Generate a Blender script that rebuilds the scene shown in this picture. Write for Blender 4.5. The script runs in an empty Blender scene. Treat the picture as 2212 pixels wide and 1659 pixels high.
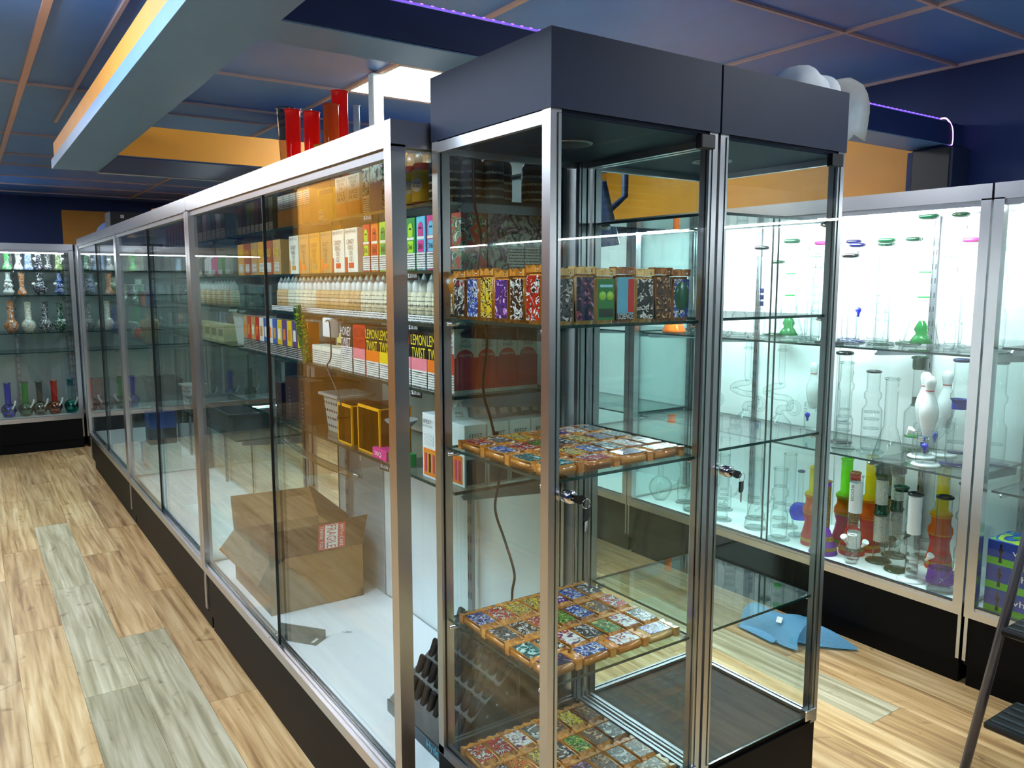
import bpy, bmesh, math, random
from mathutils import Vector, Matrix
S = bpy.context.scene
COL = S.collection
PI = math.pi
# ---------------------------------------------------------------- camera, world, exposure
cam_d = bpy.data.cameras.new('camera')
cam_d.sensor_width = 36.0
cam_d.lens = 1725.0 / 2212.0 * 36.0
cam_d.clip_start = 0.02
cam = bpy.data.objects.new('camera', cam_d)
COL.objects.link(cam)
cam.location = (0, 0, 1.47)
cam.rotation_euler = (math.radians(90) - math.atan(217 / 1725.0), 0, math.radians(55.6 - 90))
S.camera = cam
W = bpy.data.worlds.new('world')
S.world = W
W.use_nodes = True
W.node_tree.nodes['Background'].inputs[0].default_value = (0.55, 0.7, 1.0, 1)
W.node_tree.nodes['Background'].inputs[1].default_value = 0.05
S.view_settings.view_transform = 'Standard'
S.view_settings.look = 'None'
S.view_settings.gamma = 1.0
S.view_settings.use_curve_mapping = False
S.view_settings.exposure = 0.45
S.cycles.max_bounces = 8
S.cycles.diffuse_bounces = 3
S.cycles.glossy_bounces = 4
S.cycles.transmission_bounces = 6
S.cycles.transparent_max_bounces = 48
S.cycles.sample_clamp_indirect = 6.0
S.cycles.caustics_reflective = False
S.cycles.caustics_refractive = False
S.cycles.use_denoising = True
CEIL_LIGHT = 24.0      # radiance of the ceiling light diffusers
LED_CASE = 400.0        # radiance of the strips in the wall cases
LED_BACK = 42.0
LED_NEAR = 80.0

# ---------------------------------------------------------------- materials
def lin(v):
    v /= 255.0
    return v / 12.92 if v <= 0.04045 else ((v + 0.055) / 1.055) ** 2.4
def C(r, g, b):
    return (lin(r), lin(g), lin(b), 1.0)
MATS = {}
def nodes(name):
    m = bpy.data.materials.new(name)
    m.use_nodes = True
    nt = m.node_tree
    return m, nt, nt.nodes['Principled BSDF'], nt.links
def mat(name, col, rough=0.5, metal=0.0, var=0.12, scale=40.0, spec=0.5, coat=0.0, alpha=None, bump=0.0):
    """plain surface with a little procedural colour variation"""
    if name in MATS:
        return MATS[name]
    m, nt, p, L = nodes(name)
    tc = nt.nodes.new('ShaderNodeTexCoord')
    nz = nt.nodes.new('ShaderNodeTexNoise')
    nz.inputs['Scale'].default_value = scale
    nz.inputs['Detail'].default_value = 3
    L.new(tc.outputs['Object'], nz.inputs['Vector'])
    mx = nt.nodes.new('ShaderNodeMix')
    mx.data_type = 'RGBA'
    mx.inputs[6].default_value = tuple(c * (1 - var) for c in col[:3]) + (1,)
    mx.inputs[7].default_value = tuple(min(1, c * (1 + var)) for c in col[:3]) + (1,)
    L.new(nz.outputs['Fac'], mx.inputs[0])
    L.new(mx.outputs[2], p.inputs['Base Color'])
    p.inputs['Roughness'].default_value = rough
    p.inputs['Metallic'].default_value = metal
    p.inputs['Specular IOR Level'].default_value = spec
    p.inputs['Coat Weight'].default_value = coat
    if bump:
        b = nt.nodes.new('ShaderNodeBump')
        b.inputs['Strength'].default_value = bump
        b.inputs['Distance'].default_value = 0.002
        L.new(nz.outputs['Fac'], b.inputs['Height'])
        L.new(b.outputs['Normal'], p.inputs['Normal'])
    MATS[name] = m
    return m
def emit(name, col, strength):
    if name in MATS:
        return MATS[name]
    m = bpy.data.materials.new(name)
    m.use_nodes = True
    nt = m.node_tree
    nt.nodes.clear()
    o = nt.nodes.new('ShaderNodeOutputMaterial')
    e = nt.nodes.new('ShaderNodeEmission')
    e.inputs[0].default_value = col
    e.inputs[1].default_value = strength
    nt.links.new(e.outputs[0], o.inputs[0])
    MATS[name] = m
    return m
def clear(name, tint, edge=None, f0=0.04, rough=0.0, edge_pow=2.5, gain=1.0):
    """clear glass or acrylic: see-through with mirror reflection growing towards grazing angles"""
    if name in MATS:
        return MATS[name]
    m = bpy.data.materials.new(name)
    m.use_nodes = True
    nt = m.node_tree
    nt.nodes.clear()
    L = nt.links
    N = nt.nodes.new
    o = N('ShaderNodeOutputMaterial')
    lw = N('ShaderNodeLayerWeight')
    lw.inputs['Blend'].default_value = 0.5
    pw = N('ShaderNodeMath'); pw.operation = 'POWER'; pw.inputs[1].default_value = 5.0
    L.new(lw.outputs['Facing'], pw.inputs[0])
    ma = N('ShaderNodeMath'); ma.operation = 'MULTIPLY_ADD'
    ma.inputs[1].default_value = (1 - f0) * gain
    ma.inputs[2].default_value = f0
    L.new(pw.outputs[0], ma.inputs[0])
    ma.use_clamp = True
    tr = N('ShaderNodeBsdfTransparent')
    tr.inputs[0].default_value = tint
    if edge:
        pe = N('ShaderNodeMath'); pe.operation = 'POWER'; pe.inputs[1].default_value = edge_pow
        L.new(lw.outputs['Facing'], pe.inputs[0])
        mx = N('ShaderNodeMix'); mx.data_type = 'RGBA'
        mx.inputs[6].default_value = tint
        mx.inputs[7].default_value = edge
        L.new(pe.outputs[0], mx.inputs[0])
        L.new(mx.outputs[2], tr.inputs[0])
    gl = N('ShaderNodeBsdfGlossy')
    gl.inputs['Roughness'].default_value = rough
    ms = N('ShaderNodeMixShader')
    L.new(ma.outputs[0], ms.inputs[0])
    L.new(tr.outputs[0], ms.inputs[1])
    L.new(gl.outputs[0], ms.inputs[2])
    L.new(ms.outputs[0], o.inputs[0])
    MATS[name] = m
    return m
def acrylic(name, col, body=0.45):
    """coloured acrylic: partly see-through, partly scattering its own colour"""
    if name in MATS:
        return MATS[name]
    m = clear(name, col, tuple(c * 0.7 for c in col[:3]) + (1,), 0.05, 0.0, 3.0)
    nt = m.node_tree
    out = [n for n in nt.nodes if n.type == 'OUTPUT_MATERIAL'][0]
    src = out.inputs[0].links[0].from_socket
    df = nt.nodes.new('ShaderNodeBsdfDiffuse'); df.inputs[0].default_value = col
    tl = nt.nodes.new('ShaderNodeBsdfTranslucent'); tl.inputs[0].default_value = col
    a = nt.nodes.new('ShaderNodeMixShader'); a.inputs[0].default_value = 0.5
    nt.links.new(df.outputs[0], a.inputs[1]); nt.links.new(tl.outputs[0], a.inputs[2])
    b = nt.nodes.new('ShaderNodeMixShader'); b.inputs[0].default_value = body
    nt.links.new(src, b.inputs[1]); nt.links.new(a.outputs[0], b.inputs[2])
    nt.links.new(b.outputs[0], out.inputs[0])
    return m
def nth(i):
    T = ['first', 'second', 'third', 'fourth', 'fifth', 'sixth', 'seventh', 'eighth', 'ninth', 'tenth', 'eleventh', 'twelfth', 'thirteenth', 'fourteenth', 'fifteenth', 'sixteenth', 'seventeenth', 'eighteenth', 'nineteenth', 'twentieth']
    if i < 20:
        return T[i]
    if i == 29:
        return 'thirtieth'
    return ('twenty-' if i < 29 else 'thirty-') + T[(i - 20) % 10]
def wood(name, c1, c2, c3, rough=0.45, along='Y', sc=1.0, coat=0.0):
    """plank wood: stretched grain and a few knots, shifted per object"""
    if name in MATS:
        return MATS[name]
    m, nt, p, L = nodes(name)
    N = nt.nodes.new
    tc = N('ShaderNodeTexCoord'); oi = N('ShaderNodeObjectInfo')
    ad = N('ShaderNodeVectorMath'); ad.operation = 'ADD'
    ml = N('ShaderNodeMath'); ml.operation = 'MULTIPLY'; ml.inputs[1].default_value = 37.0
    L.new(oi.outputs['Random'], ml.inputs[0])
    L.new(tc.outputs['Object'], ad.inputs[0]); L.new(ml.outputs[0], ad.inputs[1])
    mp = N('ShaderNodeMapping')
    s = (18 * sc, 0.85 * sc, 8 * sc) if along == 'Y' else (0.85 * sc, 18 * sc, 8 * sc) if along == 'X' else (14 * sc, 14 * sc, 1.3 * sc)
    mp.inputs['Scale'].default_value = tuple(q * 1.5 for q in s)
    L.new(ad.outputs[0], mp.inputs['Vector'])
    n1 = N('ShaderNodeTexNoise'); n1.inputs['Scale'].default_value = 1.6; n1.inputs['Detail'].default_value = 8; n1.inputs['Distortion'].default_value = 0.45
    L.new(mp.outputs[0], n1.inputs['Vector'])
    n2 = N('ShaderNodeTexNoise'); n2.inputs['Scale'].default_value = 9.0 * sc; n2.inputs['Detail'].default_value = 5; n2.inputs['Distortion'].default_value = 1.6
    L.new(ad.outputs[0], n2.inputs['Vector'])
    r1 = N('ShaderNodeValToRGB')
    r1.color_ramp.elements[0].position = 0.3; r1.color_ramp.elements[0].color = c1
    r1.color_ramp.elements[1].position = 0.68; r1.color_ramp.elements[1].color = c3
    e = r1.color_ramp.elements.new(0.48); e.color = c2
    L.new(n1.outputs['Fac'], r1.inputs[0])
    r2 = N('ShaderNodeValToRGB')
    r2.color_ramp.elements[0].position = 0.26; r2.color_ramp.elements[0].color = (0.42, 0.36, 0.3, 1)
    r2.color_ramp.elements[1].position = 0.38; r2.color_ramp.elements[1].color = (1, 1, 1, 1)
    L.new(n2.outputs['Fac'], r2.inputs[0])
    mx = N('ShaderNodeMix'); mx.data_type = 'RGBA'; mx.blend_type = 'MULTIPLY'; mx.inputs[0].default_value = 0.75
    L.new(r1.outputs[0], mx.inputs[6]); L.new(r2.outputs[0], mx.inputs[7])
    hs = N('ShaderNodeHueSaturation')
    mr = N('ShaderNodeMapRange'); mr.inputs[3].default_value = 0.82; mr.inputs[4].default_value = 1.16
    L.new(oi.outputs['Random'], mr.inputs[0]); L.new(mr.outputs[0], hs.inputs['Value'])
    L.new(mx.outputs[2], hs.inputs['Color'])
    L.new(hs.outputs[0], p.inputs['Base Color'])
    p.inputs['Roughness'].default_value = rough
    p.inputs['Coat Weight'].default_value = coat
    b = N('ShaderNodeBump'); b.inputs['Strength'].default_value = 0.15; b.inputs['Distance'].default_value = 0.002
    L.new(n1.outputs['Fac'], b.inputs['Height']); L.new(b.outputs['Normal'], p.inputs['Normal'])
    MATS[name] = m
    return m
def art(name, cols, scale=45.0, rough=0.25):
    """abstract printed picture: irregular blotches of a few colours, different on each object"""
    if name in MATS:
        return MATS[name]
    m, nt, p, L = nodes(name)
    N = nt.nodes.new
    tc = N('ShaderNodeTexCoord'); oi = N('ShaderNodeObjectInfo')
    ml = N('ShaderNodeMath'); ml.operation = 'MULTIPLY'; ml.inputs[1].default_value = 91.0
    L.new(oi.outputs['Random'], ml.inputs[0])
    ad = N('ShaderNodeVectorMath'); ad.operation = 'ADD'
    L.new(tc.outputs['Object'], ad.inputs[0]); L.new(ml.outputs[0], ad.inputs[1])
    nz = N('ShaderNodeTexNoise'); nz.inputs['Scale'].default_value = scale; nz.inputs['Detail'].default_value = 2.5; nz.inputs['Distortion'].default_value = 2.0
    L.new(ad.outputs[0], nz.inputs['Vector'])
    r = N('ShaderNodeValToRGB'); r.color_ramp.interpolation = 'CONSTANT'
    els = r.color_ramp.elements
    n = len(cols)
    pos = [0.0, 0.47, 0.55, 0.62, 0.68][:n]
    els[0].position = 0; els[0].color = cols[0]
    els[1].position = pos[1]; els[1].color = cols[1]
    for i in range(2, n):
        e = els.new(pos[i]); e.color = cols[i]
    L.new(nz.outputs['Fac'], r.inputs[0])
    n2 = N('ShaderNodeTexNoise'); n2.inputs['Scale'].default_value = scale * 2.6; n2.inputs['Detail'].default_value = 4; n2.inputs['Distortion'].default_value = 1.0
    L.new(ad.outputs[0], n2.inputs['Vector'])
    r2 = N('ShaderNodeValToRGB')
    r2.color_ramp.elements[0].position = 0.38; r2.color_ramp.elements[0].color = (0.25, 0.22, 0.2, 1)
    r2.color_ramp.elements[1].position = 0.55; r2.color_ramp.elements[1].color = (1, 1, 1, 1)
    L.new(n2.outputs['Fac'], r2.inputs[0])
    mx = N('ShaderNodeMix'); mx.data_type = 'RGBA'; mx.blend_type = 'MULTIPLY'; mx.inputs[0].default_value = 0.45
    L.new(r.outputs[0], mx.inputs[6]); L.new(r2.outputs[0], mx.inputs[7])
    L.new(mx.outputs[2], p.inputs['Base Color'])
    p.inputs['Roughness'].default_value = rough
    p.inputs['Coat Weight'].default_value = 0.3
    MATS[name] = m
    return m
def lines(name, base, ink, n=6, rough=0.5, duty=0.45, vertical=False):
    """small print too small to read: broken rows of ink"""
    if name in MATS:
        return MATS[name]
    m, nt, p, L = nodes(name)
    N = nt.nodes.new
    tc = N('ShaderNodeTexCoord'); sp = N('ShaderNodeSeparateXYZ')
    L.new(tc.outputs['Generated'], sp.inputs[0])
    mu = N('ShaderNodeMath'); mu.operation = 'MULTIPLY'; mu.inputs[1].default_value = n
    L.new(sp.outputs['X' if vertical else 'Z'], mu.inputs[0])
    fr = N('ShaderNodeMath'); fr.operation = 'FRACT'; L.new(mu.outputs[0], fr.inputs[0])
    lt = N('ShaderNodeMath'); lt.operation = 'LESS_THAN'; lt.inputs[1].default_value = duty; L.new(fr.outputs[0], lt.inputs[0])
    nz = N('ShaderNodeTexNoise'); nz.inputs['Scale'].default_value = 420
    L.new(tc.outputs['Object'], nz.inputs['Vector'])
    gt = N('ShaderNodeMath'); gt.operation = 'GREATER_THAN'; gt.inputs[1].default_value = 0.44; L.new(nz.outputs['Fac'], gt.inputs[0])
    an = N('ShaderNodeMath'); an.operation = 'MULTIPLY'; L.new(lt.outputs[0], an.inputs[0]); L.new(gt.outputs[0], an.inputs[1])
    mx = N('ShaderNodeMix'); mx.data_type = 'RGBA'; mx.inputs[6].default_value = base; mx.inputs[7].default_value = ink
    L.new(an.outputs[0], mx.inputs[0]); L.new(mx.outputs[2], p.inputs['Base Color'])
    p.inputs['Roughness'].default_value = rough
    MATS[name] = m
    return m

ALU = mat('brushed_aluminium', C(196, 196, 200), 0.28, 1.0, 0.05, 8)
ALU_D = mat('dull_aluminium', C(150, 152, 158), 0.38, 1.0, 0.06, 8)
CHROME = mat('chrome', C(225, 225, 230), 0.08, 1.0, 0.02)
BLACK = mat('black_laminate', C(6, 6, 8), 0.5, 0, 0.2, 12, 0.12)
BLACKP = mat('black_plastic', C(14, 14, 16), 0.35)
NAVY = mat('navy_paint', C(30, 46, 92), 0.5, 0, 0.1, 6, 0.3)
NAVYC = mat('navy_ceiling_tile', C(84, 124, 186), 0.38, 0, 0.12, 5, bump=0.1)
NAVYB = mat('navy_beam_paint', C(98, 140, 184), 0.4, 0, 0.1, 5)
NAVYT = mat('blue_black_laminate', C(30, 40, 66), 0.5, 0, 0.08, 30, 0.2)
ORANGE = mat('orange_paint', C(214, 142, 34), 0.5, 0, 0.1, 7)
TBAR = mat('copper_grid_paint', C(190, 160, 156), 0.4, 0, 0.1, 5)
WHITE = mat('white_laminate', C(248, 249, 250), 0.25, 0, 0.01)
WHITEG = mat('white_gloss_panel', C(236, 238, 236), 0.12, 0, 0.03, 4)
GREYP = mat('grey_back_panel', C(150, 158, 160), 0.2, 0, 0.05, 4)
PLASTW = mat('white_plastic', C(238, 238, 232), 0.4)
GREYPL = mat('grey_plastic', C(150, 152, 146), 0.45)
DGREY = mat('dark_grey_plastic', C(46, 52, 58), 0.4)
GLASS = clear('case_glass', (0.95, 0.985, 0.98, 1))
SHELFG = clear('shelf_glass', (0.86, 0.94, 0.92, 1))
GEDGE = mat('glass_edge', C(16, 52, 48), 0.15, 0, 0.1, 20)
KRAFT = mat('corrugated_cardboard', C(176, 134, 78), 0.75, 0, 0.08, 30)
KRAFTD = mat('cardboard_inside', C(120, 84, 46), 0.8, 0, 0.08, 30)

# ---------------------------------------------------------------- mesh builders
def to_mesh(bm, name, smooth=False):
    me = bpy.data.meshes.new(name)
    bmesh.ops.recalc_face_normals(bm, faces=bm.faces[:])
    if smooth:
        for f in bm.faces:
            f.smooth = True
    bm.to_mesh(me)
    bm.free()
    return me
def add_box(bm, a, b):
    vs = [bm.verts.new((x, y, z)) for z in (a[2], b[2]) for y in (a[1], b[1]) for x in (a[0], b[0])]
    fs = [(0, 2, 3, 1), (4, 5, 7, 6), (0, 1, 5, 4), (2, 6, 7, 3), (0, 4, 6, 2), (1, 3, 7, 5)]
    return [bm.faces.new([vs[i] for i in f]) for f in fs]
CACHE = {}
def M_box(sx, sy, sz, bev=0.0, seg=1):
    """box centred in x and y, standing on z = 0"""
    k = ('b', round(sx, 5), round(sy, 5), round(sz, 5), bev, seg)
    if k not in CACHE:
        bm = bmesh.new()
        add_box(bm, (-sx / 2, -sy / 2, 0), (sx / 2, sy / 2, sz))
        if bev:
            bmesh.ops.bevel(bm, geom=bm.edges[:], offset=bev, segments=seg, affect='EDGES', profile=0.6)
        CACHE[k] = to_mesh(bm, 'box', seg > 1)
    return CACHE[k]
def M_boxes(lst):
    bm = bmesh.new()
    for a, b in lst:
        add_box(bm, a, b)
    return to_mesh(bm, 'boxes')
def M_ab(a, b):
    """box between two corners, sharing no data"""
    return M_boxes([(a, b)])
def M_pane(a, b):
    """glass pane: broad faces slot 0, narrow edges slot 1"""
    bm = bmesh.new()
    fs = add_box(bm, a, b)
    d = [abs(b[i] - a[i]) for i in range(3)]
    ax = d.index(min(d))
    bm.normal_update()
    for f in fs:
        f.material_index = 0 if abs(f.normal[ax]) > 0.5 else 1
    return to_mesh(bm, 'pane')
def M_lathe(prof, seg=20, closed=True, sm=True):
    k = ('l', tuple(prof), seg)
    if k in CACHE:
        return CACHE[k]
    bm = bmesh.new()
    rings = []
    for r, z in prof:
        if r < 1e-6:
            rings.append([bm.verts.new((0, 0, z))])
        else:
            rings.append([bm.verts.new((r * math.cos(2 * PI * i / seg), r * math.sin(2 * PI * i / seg), z)) for i in range(seg)])
    for p, q in zip(rings, rings[1:]):
        for i in range(seg):
            j = (i + 1) % seg
            if len(p) == 1 and len(q) == 1:
                continue
            if len(p) == 1:
                bm.faces.new((p[0], q[i], q[j]))
            elif len(q) == 1:
                bm.faces.new((p[i], p[j], q[0]))
            else:
                bm.faces.new((p[i], p[j], q[j], q[i]))
    CACHE[k] = to_mesh(bm, 'lathe', sm)
    return CACHE[k]
def M_torus(R, r, z=0.0, seg=22, rs=8, squash=1.0):
    k = ('t', R, r, z, seg, rs, squash)
    if k in CACHE:
        return CACHE[k]
    bm = bmesh.new()
    V = [[bm.verts.new(((R + r * math.cos(2 * PI * j / rs)) * math.cos(2 * PI * i / seg), (R + r * math.cos(2 * PI * j / rs)) * math.sin(2 * PI * i / seg), z + r * squash * math.sin(2 * PI * j / rs))) for j in range(rs)] for i in range(seg)]
    for i in range(seg):
        for j in range(rs):
            bm.faces.new((V[i][j], V[(i + 1) % seg][j], V[(i + 1) % seg][(j + 1) % rs], V[i][(j + 1) % rs]))
    CACHE[k] = to_mesh(bm, 'torus', True)
    return CACHE[k]
def smooth_path(pts, n=6):
    P = [Vector(p) for p in pts]
    out = []
    for i in range(len(P) - 1):
        p0 = P[max(i - 1, 0)]; p1 = P[i]; p2 = P[i + 1]; p3 = P[min(i + 2, len(P) - 1)]
        for k in range(n):
            t = k / n
            out.append(0.5 * ((2 * p1) + (p2 - p0) * t + (2 * p0 - 5 * p1 + 4 * p2 - p3) * t * t + (3 * p1 - p0 - 3 * p2 + p3) * t ** 3))
    out.append(P[-1])
    return out
def M_tube(pts, r, seg=8, smooth=0, cap=True):
    P = smooth_path(pts, smooth) if smooth else [Vector(p) for p in pts]
    R = r if isinstance(r, (list, tuple)) else None
    bm = bmesh.new()
    rings = []
    up = None
    for i, p in enumerate(P):
        t = (P[min(i + 1, len(P) - 1)] - P[max(i - 1, 0)]).normalized()
        if up is None:
            up = t.orthogonal().normalized()
        up = (up - t * up.dot(t))
        up = up.normalized() if up.length > 1e-6 else t.orthogonal().normalized()
        s = t.cross(up)
        rr = (R[min(len(R) - 1, int(i * len(R) / len(P)))] if R else r)
        rings.append([bm.verts.new(p + (up * math.cos(2 * PI * k / seg) + s * math.sin(2 * PI * k / seg)) * rr) for k in range(seg)])
    for a, b in zip(rings, rings[1:]):
        for k in range(seg):
            j = (k + 1) % seg
            bm.faces.new((a[k], a[j], b[j], b[k]))
    if cap:
        bm.faces.new(rings[0][::-1]); bm.faces.new(rings[-1])
    return to_mesh(bm, 'tube', True)
def M_prism(out, d, axis='y'):
    """outline in x,z extruded along y from 0 to d (axis y), or outline x,y extruded along z"""
    bm = bmesh.new()
    def mk(u, v, w):
        return (u, w, v) if axis == 'y' else (u, v, w)
    a = [bm.verts.new(mk(u, v, 0)) for u, v in out]
    b = [bm.verts.new(mk(u, v, d)) for u, v in out]
    bm.faces.new(a); bm.faces.new(b[::-1])
    for i in range(len(out)):
        j = (i + 1) % len(out)
        bm.faces.new((a[j], a[i], b[i], b[j]))
    return to_mesh(bm, 'prism')
def M_text(s, w, h):
    """lettering as flat mesh in the x,z plane facing -y, centred, fitted to w by h"""
    k = ('x', s, round(w, 5), round(h, 5))
    if k in CACHE:
        return CACHE[k]
    cu = bpy.data.curves.new('lettering', 'FONT')
    cu.body = s
    cu.resolution_u = 2
    cu.align_x = 'CENTER'
    cu.space_line = 0.85
    ob = bpy.data.objects.new('lettering_tmp', cu)
    COL.objects.link(ob)
    dg = bpy.context.evaluated_depsgraph_get()
    me = bpy.data.meshes.new_from_object(ob.evaluated_get(dg))
    bpy.data.objects.remove(ob)
    bpy.data.curves.remove(cu)
    xs = [v.co.x for v in me.vertices] or [0, 1]
    ys = [v.co.y for v in me.vertices] or [0, 1]
    x0, x1, y0, y1 = min(xs), max(xs), min(ys), max(ys)
    for v in me.vertices:
        v.co = ((v.co.x - (x0 + x1) / 2) * w / max(1e-6, x1 - x0), 0, (v.co.y - (y0 + y1) / 2) * h / max(1e-6, y1 - y0))
    CACHE[k] = me
    return me

# ---------------------------------------------------------------- object helpers
LABELS = {}
def obj(name, me, m=None, parent=None, loc=(0, 0, 0), rz=0.0, rx=0.0, ry=0.0, label=None, cat=None, group=None, kind=None):
    o = bpy.data.objects.new(name, me)
    COL.objects.link(o)
    o.location = loc
    o.rotation_euler = (rx, ry, rz)
    if parent:
        o.parent = parent
    if me is not None and m is not None:
        ms = m if isinstance(m, (list, tuple)) else [m]
        if len(me.materials) == 0:
            for q in ms:
                me.materials.append(q)
        else:
            for i, q in enumerate(ms):
                o.material_slots[i].link = 'OBJECT'
                o.material_slots[i].material = q
    if label:
        o['label'] = label
        LABELS.setdefault(label, []).append((name, group))
    if cat:
        o['category'] = cat
    if group:
        o['group'] = group
    if kind:
        o['kind'] = kind
    return o
def thing(name, label, cat, loc=(0, 0, 0), rz=0.0, group=None, rx=0, ry=0):
    return obj(name, None, None, None, loc, rz, rx, ry, label, cat, group)
def pane(name, a, b, parent, m=None):
    return obj(name, M_pane(a, b), [m or GLASS, GEDGE], parent)
ORD = ['first', 'second', 'third', 'fourth', 'fifth', 'sixth', 'seventh', 'eighth', 'ninth', 'tenth']
RNG = random.Random(7)
R90 = -PI / 2
# ---------------------------------------------------------------- the room
XL, XR, YN, YF, ZC = -2.9, 3.46, -2.9, 9.7, 2.36
FLOORM = wood('floor_wood_base', C(150, 120, 82), C(196, 160, 112), C(222, 192, 146))
floor = obj('floor', M_ab((XL, YN, -0.06), (XR, YF, -0.004)), FLOORM, kind='structure')
P_TAN = wood('plank_tan', C(150, 116, 74), C(198, 164, 114), C(226, 200, 156), 0.32)
P_BRN = wood('plank_brown', C(138, 104, 66), C(186, 150, 102), C(214, 184, 138), 0.32)
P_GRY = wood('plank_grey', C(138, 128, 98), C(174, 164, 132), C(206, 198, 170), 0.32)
pw, pl = 0.18, 1.22
nx = int((3.4 - (-1.2)) / pw)
for i in range(nx):
    x = -1.2 + pw * (i + 0.5) + 0.02
    off = (i * 0.47) % 1.22
    for j in range(9):
        y0 = -1.9 + off + (j - 1) * pl
        y1 = y0 + pl
        y0, y1 = max(y0, YN), min(y1, 8.6)
        if y1 - y0 < 0.15:
            continue
        yc = (y0 + y1) / 2
        r = RNG.random()
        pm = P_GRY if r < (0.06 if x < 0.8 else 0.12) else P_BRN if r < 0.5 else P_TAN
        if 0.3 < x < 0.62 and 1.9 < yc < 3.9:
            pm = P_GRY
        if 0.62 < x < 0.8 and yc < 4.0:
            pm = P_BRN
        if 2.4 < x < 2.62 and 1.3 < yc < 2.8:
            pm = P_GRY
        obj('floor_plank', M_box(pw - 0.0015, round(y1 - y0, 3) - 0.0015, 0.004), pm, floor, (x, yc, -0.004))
ceiling = obj('ceiling', M_ab((XL, YN, ZC + 0.03), (XR, YF, ZC + 0.09)), NAVY, kind='structure')
GX = [-2.9, -2.3, -1.55, -0.93, -0.31, 0.29, 0.9, 1.53, 2.14, 2.66, 3.27, XR]
GY = [-2.9, -1.2, -0.6, 0.0, 0.6, 1.2, 1.46, 1.79, 2.42, 3.06, 3.62, 4.3, 4.95, 5.73, 6.63, 7.2, 7.95, 8.6, 9.3, YF]
LIGHT_CELLS = [(7, 9), (3, 3), (3, 6), (3, 9), (3, 12), (7, 13), (8, 3), (1, 5), (5, 1), (3, 16), (8, 9)]  # last two added unseen to brighten the far wall and counter cases
for i in range(len(GX) - 1):
    for j in range(len(GY) - 1):
        if (i, j) in LIGHT_CELLS:
            continue
        w, d = GX[i + 1] - GX[i], GY[j + 1] - GY[j]
        obj('ceiling_tile', M_box(round(w, 3), round(d, 3), 0.02), NAVYC, ceiling, ((GX[i] + GX[i + 1]) / 2, (GY[j] + GY[j + 1]) / 2, ZC + 0.005))
TBARW = mat('copper_main_bar', C(204, 158, 138), 0.4, 0, 0.1, 5)
for x, y0, y1, w in ((-2.3, YN, YF, 0.014), (-1.55, YN, YF, 0.014), (-0.93, YN, YF, 0.014), (-0.31, YN, YF, 0.014), (0.29, YN, YF, 0.026), (0.495, YN, 5.2, 0.013), (1.53, YN, 9.4, 0.016), (2.14, 3.05, 3.63, 0.012), (2.66, YN, 4.5, 0.014), (XR - 0.012, YN, YF, 0.014)):
    obj('grid_bar', M_ab((x - w / 2, y0, ZC - 0.006), (x + w / 2, y1, ZC + 0.006)), TBARW if w > 0.015 else TBAR, ceiling)
for y, x0, x1 in ((-1.2, XL, XR), (0.0, XL, XR), (1.46, XL, XR), (1.79, 0.6, XR), (3.06, XL, -0.3), (3.06, 1.5, XR), (3.62, 0.6, XR), (4.3, XL, XR), (4.62, 0.6, XR), (5.73, XL, XR), (6.63, XL, XR), (7.2, XL, XR), (7.95, XL, XR), (8.6, XL, XR), (9.3, XL, XR)):
    obj('grid_bar', M_ab((x0, y - 0.006, ZC - 0.005), (x1, y + 0.006, ZC + 0.006)), TBAR, ceiling)
obj('wall_right', M_ab((XR, YN, 0), (XR + 0.1, YF, ZC + 0.03)), NAVY, kind='structure')
obj('wall_back', M_ab((XL, YF, 0), (XR, YF + 0.1, ZC + 0.03)), NAVY, kind='structure')
obj('wall_left', M_ab((XL - 0.1, YN, 0), (XL, YF, ZC + 0.03)), NAVY, kind='structure')
obj('wall_near', M_ab((XL, YN - 0.1, 0), (XR, YN, ZC + 0.03)), NAVY, kind='structure')
obj('trim_1', M_ab((0.92, YF - 0.012, 1.2), (XR, YF, 2.235)), ORANGE, kind='structure', label='orange painted band on the far wall')
obj('trim_2', M_ab((XR - 0.012, 1.935, 1.4), (XR, 6.2, 2.17)), ORANGE, kind='structure', label='orange painted band on the right wall above the cases')
# orange partition left of the picture: its reflection fills the glass of the long case
obj('wall_partition', M_ab((-2.9, 5.85, 0), (-0.52, 5.97, ZC)), ORANGE, kind='structure')
# hanging cove frame under the ceiling
FRMW = mat('pale_edge_trim', C(200, 196, 196), 0.4)
def beam(n, a, b, lip=None, orange=None):
    o = obj('trim_%d' % n, M_ab(a, b), NAVYB, kind='structure', label='slate blue hanging cove beam ' + {3: 'running along the aisle with an orange side', 4: 'crossing above the towers', 5: 'crossing beyond the ceiling light with orange face'}[n])
    if lip:
        obj('lip', M_ab(*lip), NAVYB, o)
    if orange:
        obj('orange_face', M_ab(*orange), ORANGE, o)
    return o
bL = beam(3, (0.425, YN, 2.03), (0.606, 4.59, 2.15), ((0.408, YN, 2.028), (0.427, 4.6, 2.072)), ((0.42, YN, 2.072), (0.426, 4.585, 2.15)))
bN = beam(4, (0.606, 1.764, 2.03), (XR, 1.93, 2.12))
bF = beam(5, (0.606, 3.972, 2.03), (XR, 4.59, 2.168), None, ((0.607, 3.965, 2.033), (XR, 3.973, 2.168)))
obj('darkened_front', M_ab((0.61, 1.759, 2.034), (XR, 1.765, 2.119)), NAVY, bN)  # darker colour keeps this face dim against the pendant's light
obj('dark_underside', M_ab((0.612, 3.975, 2.026), (XR, 4.57, 2.031)), NAVY, bF)  # sheet of darker navy than the rest of the same beam
obj('edge_strip', M_ab((0.61, 4.572, 2.022), (XR, 4.592, 2.04)), FRMW, bF)
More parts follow.
